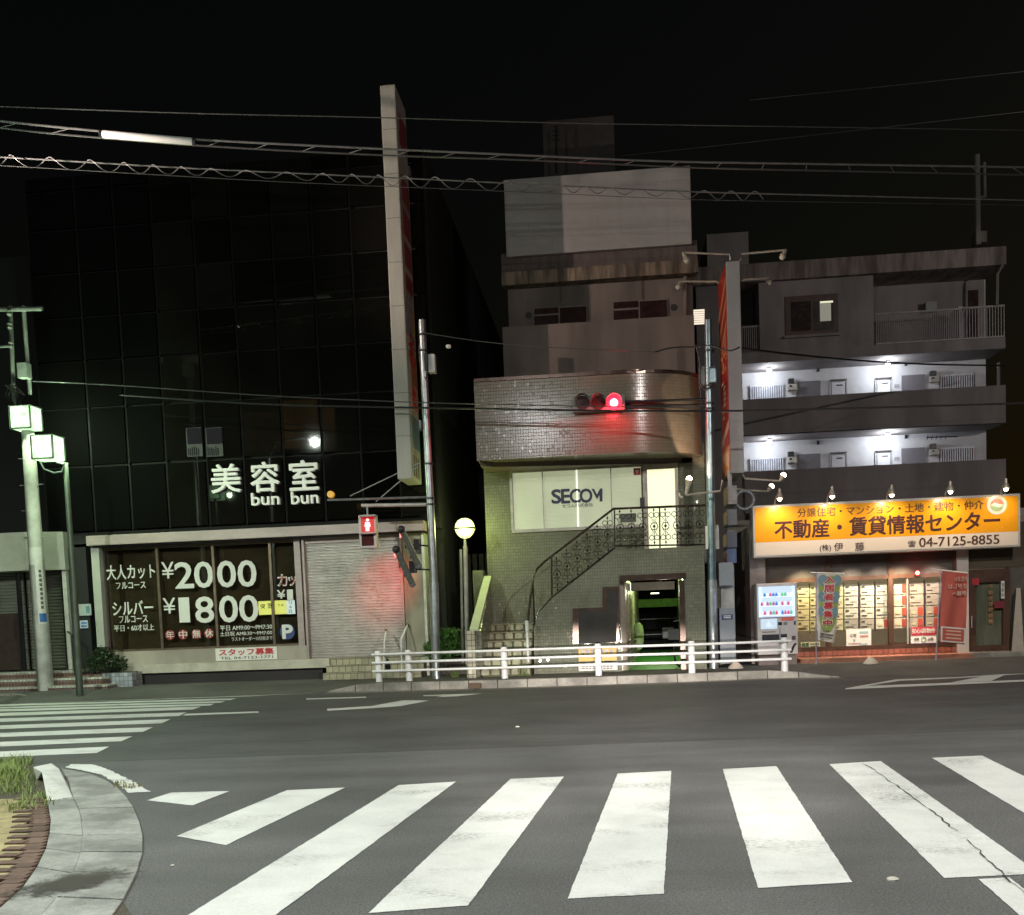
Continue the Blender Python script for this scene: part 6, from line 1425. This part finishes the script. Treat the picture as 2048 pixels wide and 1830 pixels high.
# square green street lamps
m_lp = emit('lamp_glass_panel', (.55, 1.0, .50), 2.0, (.004, .004, .004), .5, 5); m_core = emit('lamp_core', (.85, 1.0, .70), 9)
m_fb_ = mat('matt_black_bar', (.004, .005, .004), .9, spec=.1)
def green_lamp(c, s, lab, cat='street lamp', pole=None, yb=0.0):
    x, y, z = c
    t = thing('street_lamp', lab, cat, pole[0] if pole else (x, y, z-s*.6), 'square green street lamps')
    for k, (a, b_, cc, d) in enumerate(((-1, 1, -1, -1), (-1, 1, 1, 1), (-1, -1, -1, 1), (1, 1, -1, 1))):
        e = s*.5
        MB().box(x+a*e-(.004 if a == b_ else 0), x+b_*e+(.004 if a == b_ else 0), y+cc*e-(.004 if cc == d else 0), y+d*e+(.004 if cc == d else 0), z-e, z+e).build('glass_panel', m_lp, t)
    e = s*.5; MB().box(x-e, x+e, y-e, y+e, z-e-.012, z-e-.004).build('glass_panel', m_lp, t); MB().box(x-e-.02, x+e+.02, y-e-.02, y+e+.02, z+e, z+e+.02).build('cap', m_dark, t)
    for sx in (-1, 1):
        for sy in (-1, 1): MB().box(x+sx*e-.018, x+sx*e+.018, y+sy*e-.018, y+sy*e+.018, z-e-.01, z+e).build('frame_bar', m_fb_, t)
    for sy in (-1, 1): MB().box(x-e, x+e, y+sy*e-.018, y+sy*e+.018, z-e-.022, z-e+.012).build('frame_bar', m_fb_, t)
    if pole:
        MB().tube(pole, [.075, .065, .05][:len(pole)], 12).build('pole', mat('dark_green_pole', (.08, .10, .075), .45, .4), t, smooth=True)
    for dx, dy, dz in ((0, -e-.22, -.05), (e+.25, 0, -.1)): spot_or_point('lamp_light', 'POINT', (x+dx, y+dy, z+dz), GREEN_W*.5, (.72, 1.0, .62), .05, t)
    return t
ca = at(53, 838, Yu-.1); green_lamp((ca.x, Yu-.12, ca.z), .46, 'square green glowing street lamp in front of the utility pole, higher of the pair')
bl2 = gp(160, 1395, zl_); cB = at(96, 897, bl2.y-.1)
tB = green_lamp((cB.x, bl2.y-.1, cB.z), .46, 'square green glowing street lamp on a thin dark post, the lower of the pair', pole=[(bl2.x, bl2.y, zl_-.03), at(147, 1160, bl2.y), at(131, 926, bl2.y)])
MB().tube([at(131, 926, bl2.y), at(124, 943, bl2.y), at(108, 946, bl2.y), at(88, 938, bl2.y), at(78, 920, bl2.y)], .02, 6).build('bracket', m_galv, tB, smooth=True); MB().tube([at(131, 928, bl2.y), at(112, 924, bl2.y-.1)], .025, 6).build('bracket', m_galv, tB)
GX, GZ = at(435, 985, 2*YS-11.2).x, at(435, 985, 2*YS-11.2).z
green_lamp((GX, 11.2, GZ), .46, 'square green street lamp on the near left corner, mirrored in the dark panels', pole=[(GX, 11.3, 0), (GX, 11.3, 3), (GX, 11.3, GZ-.24)])
bo = thing('handrail', 'dark handrail pipes with a white ball top beside the left lamp post', 'handrail', at(164, 1395, YS-1.0))
MB().tube([at(166, 1393, YS-1.0), at(156, 1290, YS-1.0), at(151, 1222, YS-1.0)], .03, 8).build('pipe', mat('brown_gloss_pipe', (.10, .07, .055), .2, .5), bo, smooth=True)
MB().tube([at(150, 1350, YS-.7), at(144, 1270, YS-.7), at(136, 1264, YS-.4)], .025, 8).build('pipe', m_dark, bo, smooth=True); MB().ball(at(151, 1217, YS-1.0), .055, 12, 8).build('ball_top', m_white, bo, smooth=True)

# globe lamp by the office stair
Yg = 22.5
gl = thing('globe_lamp', 'glowing yellow green globe lamp on a short post left of the office', 'street lamp', at(934, 1300, Yg))
c = at(929.6, 1056.5, Yg); m_gl = emit('globe_glass', (.95, 1.0, .28), 2.0)
MB().lathe(c, [(.001, .222), (.08, .21), (.15, .168), (.2, .10), (.222, .01)], 22).build('upper_globe', m_gl, gl, smooth=True); MB().lathe(c, [(.218, -.02), (.195, -.09), (.15, -.155), (.09, -.205), (.02, -.22)], 22).build('lower_globe', m_gl, gl, smooth=True)
MB().ring((c.x, Yg, c.z-.005), .228, .02, 24, 6, 'z').build('band', mat('green_band', (.05, .06, .01), .6), gl)
m_gp = mat('grey_lamp_post', (.28, .27, .24), .5, .3)
MB().tube([at(929.8, 1077, Yg), at(930.5, 1098, Yg)], .03, 10).build('neck', m_gp, gl); MB().tube([at(930.6, 1092, Yg), at(934.5, 1300, Yg), at(935.5, 1330, Yg)], .05, 10).build('post', m_gp, gl, smooth=True); MB().tube([at(921.5, 1099, Yg), at(926, 1325, Yg)], .03, 8).build('side_post', m_gp, gl)
spot_or_point('globe_light', 'POINT', (c.x, Yg-.3, c.z+.02), 34, (.85, 1.0, .30), .2, gl); spot_or_point('globe_light', 'POINT', (c.x+.1, Yg+.35, c.z), 34, (.80, 1.0, .28), .2, gl)

# ================================================================== white guard rail
posts = [(758.5, 1363), (819, 1361), (1010, 1356), (1197.5, 1350), (1384, 1346), (1569.5, 1339.5)]
gr = thing('guard_rail', 'white pipe guard rail along the raised kerb', 'guard rail', gp(1100, 1353, SW))
m_gw = mat('white_rail_paint', (.80, .78, .78), .4, var=.06, stain=.12, sscale=3)
pb = [gp(u, v, SW) for u, v in posts]; hp = .645
for p in pb:
    MB().tube([(p.x, p.y, SW-.05), (p.x, p.y, SW+hp-.02), (p.x, p.y, SW+hp)], [.068, .068, .055], 14).build('post', m_gw, gr, smooth=True)
    for z in (.22, .40, .575): MB().tube([(p.x, p.y, SW+z-.025), (p.x, p.y, SW+z+.025)], .074, 12).build('clamp', m_gw, gr)
for z in (.22, .40, .575):
    pth = [pb[0]+(pb[0]-pb[1]).normalized()*.12]+pb+[pb[-1]+(pb[-1]-pb[-2]).normalized()*.12]
    MB().tube([(p.x, p.y-.085, SW+z) for p in pth], .027, 10).build('rail', m_gw, gr, smooth=True)
bg = thing('black_bag', 'small black bag hanging behind the left end of the guard rail', 'bag', at(775, 1343, pb[0].y+.2))
c = at(776, 1343, pb[0].y+.15); MB().lathe(c, [(.02, 0), (.055, .03), (.06, .12), (.045, .22), (.02, .27)], 10).build('bag', m_black, bg, smooth=True); MB().tube([c+Vector((0, 0, .26)), c+Vector((-.08, -.05, .36))], .008, 4).build('strap', m_black, bg)

# ================================================================== plants on the far side
for i, (u, v, s) in enumerate(((909, 1357, .12), (944, 1356, .19), (978, 1355, .13), (1046, 1354, .19))):
    p = gp(u, v-2, SW); g = MB(); blades(g, (p.x, p.y+.1, SW), 130, s*.7, s*1.6, .9)
    tag(g.build('weed', mat('kerb_weed', (.13, .17, .05), .7, var=.35, scale=9)), ['low weed tuft nearest the traffic pole at the kerb', 'bushy weed tuft below the tiled pier at the kerb', 'sparse weed tuft just left of a guard rail post', 'bushy weed tuft right of a guard rail post, below the white post'][i], 'weed', 'weeds')
hs = thing('shrub', 'bright green shrub lit from behind between the salon and the globe lamp', 'shrub', at(900, 1310, 22.9))
f = MB()
for u, v, r_ in ((868, 1300, .26), (885, 1280, .3), (905, 1275, .28), (912, 1292, .26), (893, 1300, .3)):
    c = at(u, v, 22.8); bush(f, c, r_, r_, r_*.85, 300, .12)
f.build('foliage', m_leafb, hs)
st = MB(); q0 = at(893, 1325, 22.9)
for k in range(5): st.tube([(q0.x-.1+k*.06, 22.9, SW), at(868+k*11, 1295, 22.85)], .012, 5)
st.build('stem', mat('stem_bark', (.06, .045, .03), .9), hs)
rk = MB()
for k in range(16):
    u = 880+k*10+random.uniform(-3, 3); p = gp(u, 1350, SW); rk.ball((p.x, p.y+.45+random.uniform(-.1, .2), SW+.02), random.uniform(.06, .13), 7, 5, .7)
o = rk.build('rubble', mat('dark_stone', (.09, .075, .065), .9, var=.3), None, kind='stuff'); o['label'] = 'dark stones lying behind the guard rail'
lw_ = MB().box(X(875, 1330, 23.1), X(945, 1330, 23.1), 23.1, 23.3, SW-.1, Z(905, 1316, 23.1)).build('garden_wall', mat('dark_block_wall', (.08, .065, .06), .9, var=.25), None); tag(lw_, 'low dark wall behind the bright shrub and globe lamp post', 'wall')
ral = thing('gap_fence', 'dark tall fence in the gap between the salon and the office', 'fence', at(915, 1290, 27))
for k in range(9): MB().box(X(872, 1200, 27)+k*.17, X(872, 1200, 27)+k*.17+.12, 27, 27.05, SW, Z(900, 1110, 27)).build('slat', mat('dark_fence_slat', (.06, .058, .045), .8, var=.3), ral)
boxp('fence_plate', 908, 1200, 918, 1222, 26.95, .03, mat('yellow_plate', (.4, .4, .2), .6), ral)

# ================================================================== overhead cables
def wy(u): return 17.5+u/2048*4.5
def wire(name, lab, pts, r_, Yf=wy, m=m_cable, cat='cable'):
    P = []
    for (a, b_), (c, d) in zip(pts, pts[1:]):
        n = max(2, int(abs(c-a)/60))
        for k in range(n): t = k/n; u, v = a+(c-a)*t, b_+(d-b_)*t; P.append(at(u, v, Yf(u)))
    P.append(at(*pts[-1], Yf(pts[-1][0])))
    for _ in range(3): P = [P[0]]+[(P[i-1]+P[i]*2+P[i+1])/4 for i in range(1, len(P)-1)]+[P[-1]]
    o = MB().tube(P, r_, 8).build(name, m, None, smooth=True); tag(o, lab, cat, 'overhead cables'); return P
m_cab3 = mat('grey_cable', (.07, .07, .07), .35, var=.1); m_cab4 = mat('pale_grey_cable', (.15, .15, .15), .4)
wire('overhead_cable', 'topmost pale overhead cable at the upper left of the picture', [(-120, 209), (0, 213), (380, 227), (765, 235), (1100, 246), (2150, 262)], .010, m=m_cab3)
A = wire('overhead_cable', 'pale upper cable holding the white cable sleeve', [(-120, 228), (0, 243), (205, 263), (385, 280), (560, 288), (765, 298), (1060, 311), (1310, 323), (2150, 336)], .019, m=m_cab4)
B = wire('overhead_cable', 'lower cable of the bundle running below the white cable sleeve', [(-120, 238), (0, 258), (200, 276), (400, 292), (560, 301), (765, 311), (1060, 320), (1385, 336), (2150, 352)], .017, lambda u: wy(u)+.15, m=m_cab3)
C = wire('overhead_cable', 'cable with a spiral wire wound along it across the tall vertical sign', [(-120, 308), (0, 314), (380, 337), (765, 354.5), (1010, 366), (1385, 384), (2150, 403)], .013, m=m_cab4)
wire('overhead_cable', 'thin cable hanging just below the spirally wound one', [(-120, 325), (0, 331), (300, 349), (600, 366), (1000, 382), (1385, 400), (2150, 412)], .006, m=m_cab3)
wire('overhead_cable', 'faint cable rising to the right in the dark sky, the lower of two', [(1240, 312), (1440, 291), (2150, 212)], .012, lambda u: 30, m=m_cab3); wire('overhead_cable', 'faint cable rising to the right in the dark sky, the upper of two', [(1500, 200), (1760, 174), (2150, 132)], .012, lambda u: 30, m=m_cab3)
def P_at(P, s):
    i = min(len(P)-2, max(0, int(s))); return P[i].lerp(P[i+1], s-i)
sp_ = []; L = 0; acc = [0]
for a, b_ in zip(C, C[1:]): acc.append(acc[-1]+(b_-a).length)
def along(P, acc, s):
    for i in range(len(P)-1):
        if s <= acc[i+1]: return P[i].lerp(P[i+1], (s-acc[i])/(acc[i+1]-acc[i]))
    return P[-1]
nspi = int(acc[-1]*.70/.05)
for k in range(nspi):
    s = k*.05; p = along(C, acc, s); a = s/.56*2*math.pi+1.3*math.sin(s*1.7)+.7*math.sin(s*.53); sp_.append(p+Vector((0, .075*math.cos(a), -.05+(.075+.02*math.sin(s*.9))*math.sin(a))))
tag(MB().tube(sp_, .008, 5).build('spiral_wire', m_cab4, None, smooth=True), 'loose spiral wire wound around the lowest of the high cables', 'wire')
hg = MB()
accA = [0]
for a, b_ in zip(A, A[1:]): accA.append(accA[-1]+(b_-a).length)
for k in range(26):
    s = .4+k*.85; p = along(A, accA, s); q_ = along(B, accA, s-.3); hg.tube([p, q_], .007, 5)
tag(hg.build('cable_lashing', m_cab4, None), 'thin slanting lashings between the two bundled cables', 'lashing')['kind'] = 'stuff'
cs = thing('cable_sleeve', 'long bright white cable sleeve clipped on the overhead cable at upper left', 'cable sleeve', at(295, 285, wy(295)))
a, b_ = at(203, 268, wy(203)-.03), at(386, 283.5, wy(386)-.03)
MB().tube([a, a.lerp(b_, .02), a.lerp(b_, .98), b_], [.05, .064, .064, .05], 12).build('sleeve', mat('white_sleeve', (.82, .83, .80), .5, var=.04), cs, smooth=True)
for t in (.0, 1.0): p = a.lerp(b_, t); MB().tube([p+(b_-a).normalized()*(-.04), p+(b_-a).normalized()*.04], .055, 10).build('end_ring', m_dark, cs)
wire('overhead_cable', 'black cable crossing the office band just below the red signal', [(240, 790), (512, 809), (850, 816), (950, 817), (1150, 821), (1400, 822.5), (1485, 822), (1800, 814), (2150, 803)], .020, lambda u: 21.2)
wire('overhead_cable', 'thin cable running above the salon letters on the dark facade', [(60, 762), (240, 770), (512, 791), (850, 806), (1150, 812), (1400, 816)], .011, lambda u: 21.1, m=m_cab3)
wire('overhead_cable', 'black cable swagging from the tall sign across the top floor of the apartment block', [(1475, 696), (1560, 706), (1700, 722), (1850, 730), (2010, 731)], .026, lambda u: 22.9+(u-1475)/535*13.5)
wire('overhead_cable', 'thin looping cable at the top of the blue grey pole', [(1310, 704), (1350, 690), (1385, 697), (1400, 692), (1425, 686), (1445, 700), (1462, 705), (1480, 694)], .016, lambda u: 21.3)
wire('overhead_cable', 'thin cable from the traffic pole top towards the office', [(845, 665), (905, 675), (1000, 690), (1200, 700), (1310, 704)], .008, lambda u: 21.3, m=m_cab3)
wire('overhead_cable', 'thin cable crossing the apartment balcony wall', [(1485, 872), (1700, 860), (2012, 846)], .012, lambda u: 30, m=m_cable)
tag(MB().lathe(at(897, 693, 21.3), [(.03, -.05), (.045, 0), (.03, .05)], 8, 'x').build('cable_clip', m_white, None), 'small white clip on the thin cable right of the traffic pole', 'clip')

# ================================================================== building across the street, seen only as a reflection in the dark panels
YO = -24.0
def mirror(u, v): p = at(u, v, 2*YS-YO); return p
ob = thing('opposite_building', 'building across the street mirrored faintly in the dark panels', 'building', (-18, YO, 0))
MB().box(-34, 2, YO-12, YO, 0, 24).build('wall', mat('dim_brown_wall', (.06, .05, .045), .9), ob)
for k, (a, b_, e) in enumerate(((64, 104, .22), (110, 172, .30), (181, 246, .50), (256, 322, .62), (364, 398, .16))):
    p, q_ = mirror(a, 727), mirror(b_, 709)
    MB().box(p.x, q_.x, YO, YO+.05, p.z, q_.z).build('window', emit('dim_window_%d' % k, (1, .82, .6), e, (.01, .01, .01), .3, .6), ob)
for k, (a, c, b_, d) in enumerate(((570, 800, 634, 900), (648, 812, 676, 900), (485, 820, 556, 905))):  # glowing panels stand in for the lit brown wall
    p, q_ = mirror(a, d), mirror(b_, c)
    MB().box(p.x, q_.x, YO, YO+.05, p.z, q_.z).build('window', emit('brown_window_%d' % k, (1, .62, .22), (.30, .16, .06)[k], (.01, .01, .01), .4, .4), ob)

# ================================================================== lamps outside the frame
ft_ = thing('floodlight_post', 'floodlight post on the far left pavement shining past the dark building', 'floodlight', (-12.2, 15.7, 0))
MB().tube([(-12.2, 15.7, 0), (-12.2, 15.7, 8.9)], .08, 10).build('pole', m_galv, ft_); MB().box(-12.35, -12.1, 15.55, 15.85, 8.9, 9.2).build('head', m_steel, ft_)
spot_or_point('flood_beam', 'SPOT', (-12, 15.8, 9.05), 3400, (1, .78, .68), .05, ft_, (3.0, 24.2, 10.5), 46, .8)
fa_ = thing('floodlight_post', 'unseen floodlight post added on the right to brighten the apartment block', 'floodlight', (22.2, 14, 0))  # lamp added to brighten the balcony walls
MB().tube([(22.2, 14, 0), (22.2, 14, 9.9)], .08, 10).build('pole', m_galv, fa_); MB().box(22.05, 22.35, 13.85, 14.15, 9.9, 10.2).build('head', m_steel, fa_)
spot_or_point('flood_beam', 'SPOT', (22, 14.2, 10.05), 3600, (1, .90, .86), .06, fa_, (14, 37, 9), 60, .8)
m_lh = emit('lamp_head_glow', (1, 1, .92), 10)
def tall_lamp(nm, spec, lab, side):
    x, y, z, w, c = spec
    t = thing('street_lamp', lab, 'street lamp', (x+side*2.0, y, 0), 'tall street lamps of the crossing')
    MB().tube([(x+side*2.0, y, 0), (x+side*2.0, y, z-.6), (x+side*1.6, y, z+.05), (x+side*.3, y, z+.15)], [.09, .07, .05, .04], 10).build('pole', m_galv, t, smooth=True)
    MB().box(x-.3, x+.3, y-.13, y+.13, z+.06, z+.2).build('head', m_steel, t); MB().box(x-.24, x+.24, y-.1, y+.1, z+.03, z+.055).build('lens', m_lh, t)
    spot_or_point('lamp_light', 'POINT', (x, y, z-.1), w*.22, c, .07, t)
    spot_or_point('lamp_light', 'SPOT', (x, y, z-.02), w, c, .07, t, (x, y+1.5, 0), 158, .4)
tall_lamp('a', LAMP_KEY, 'tall street lamp standing by the near left corner', -1); tall_lamp('b', LAMP_RIGHT, 'tall street lamp standing to the right of the car', 1); tall_lamp('c', LAMP_BACK, 'tall street lamp standing behind the car', -1)
for sx in (-.62, .62):
    hl = spot_or_point('headlight', 'SPOT', (sx+.3, .9, .66), HEAD_W, (1.0, .92, .85), .06, None, at(1232+sx*170, 1300, 22.1)-Vector((0, 0, .97)), 8.5, .7); hl.scale = (2.6, 1, 1)
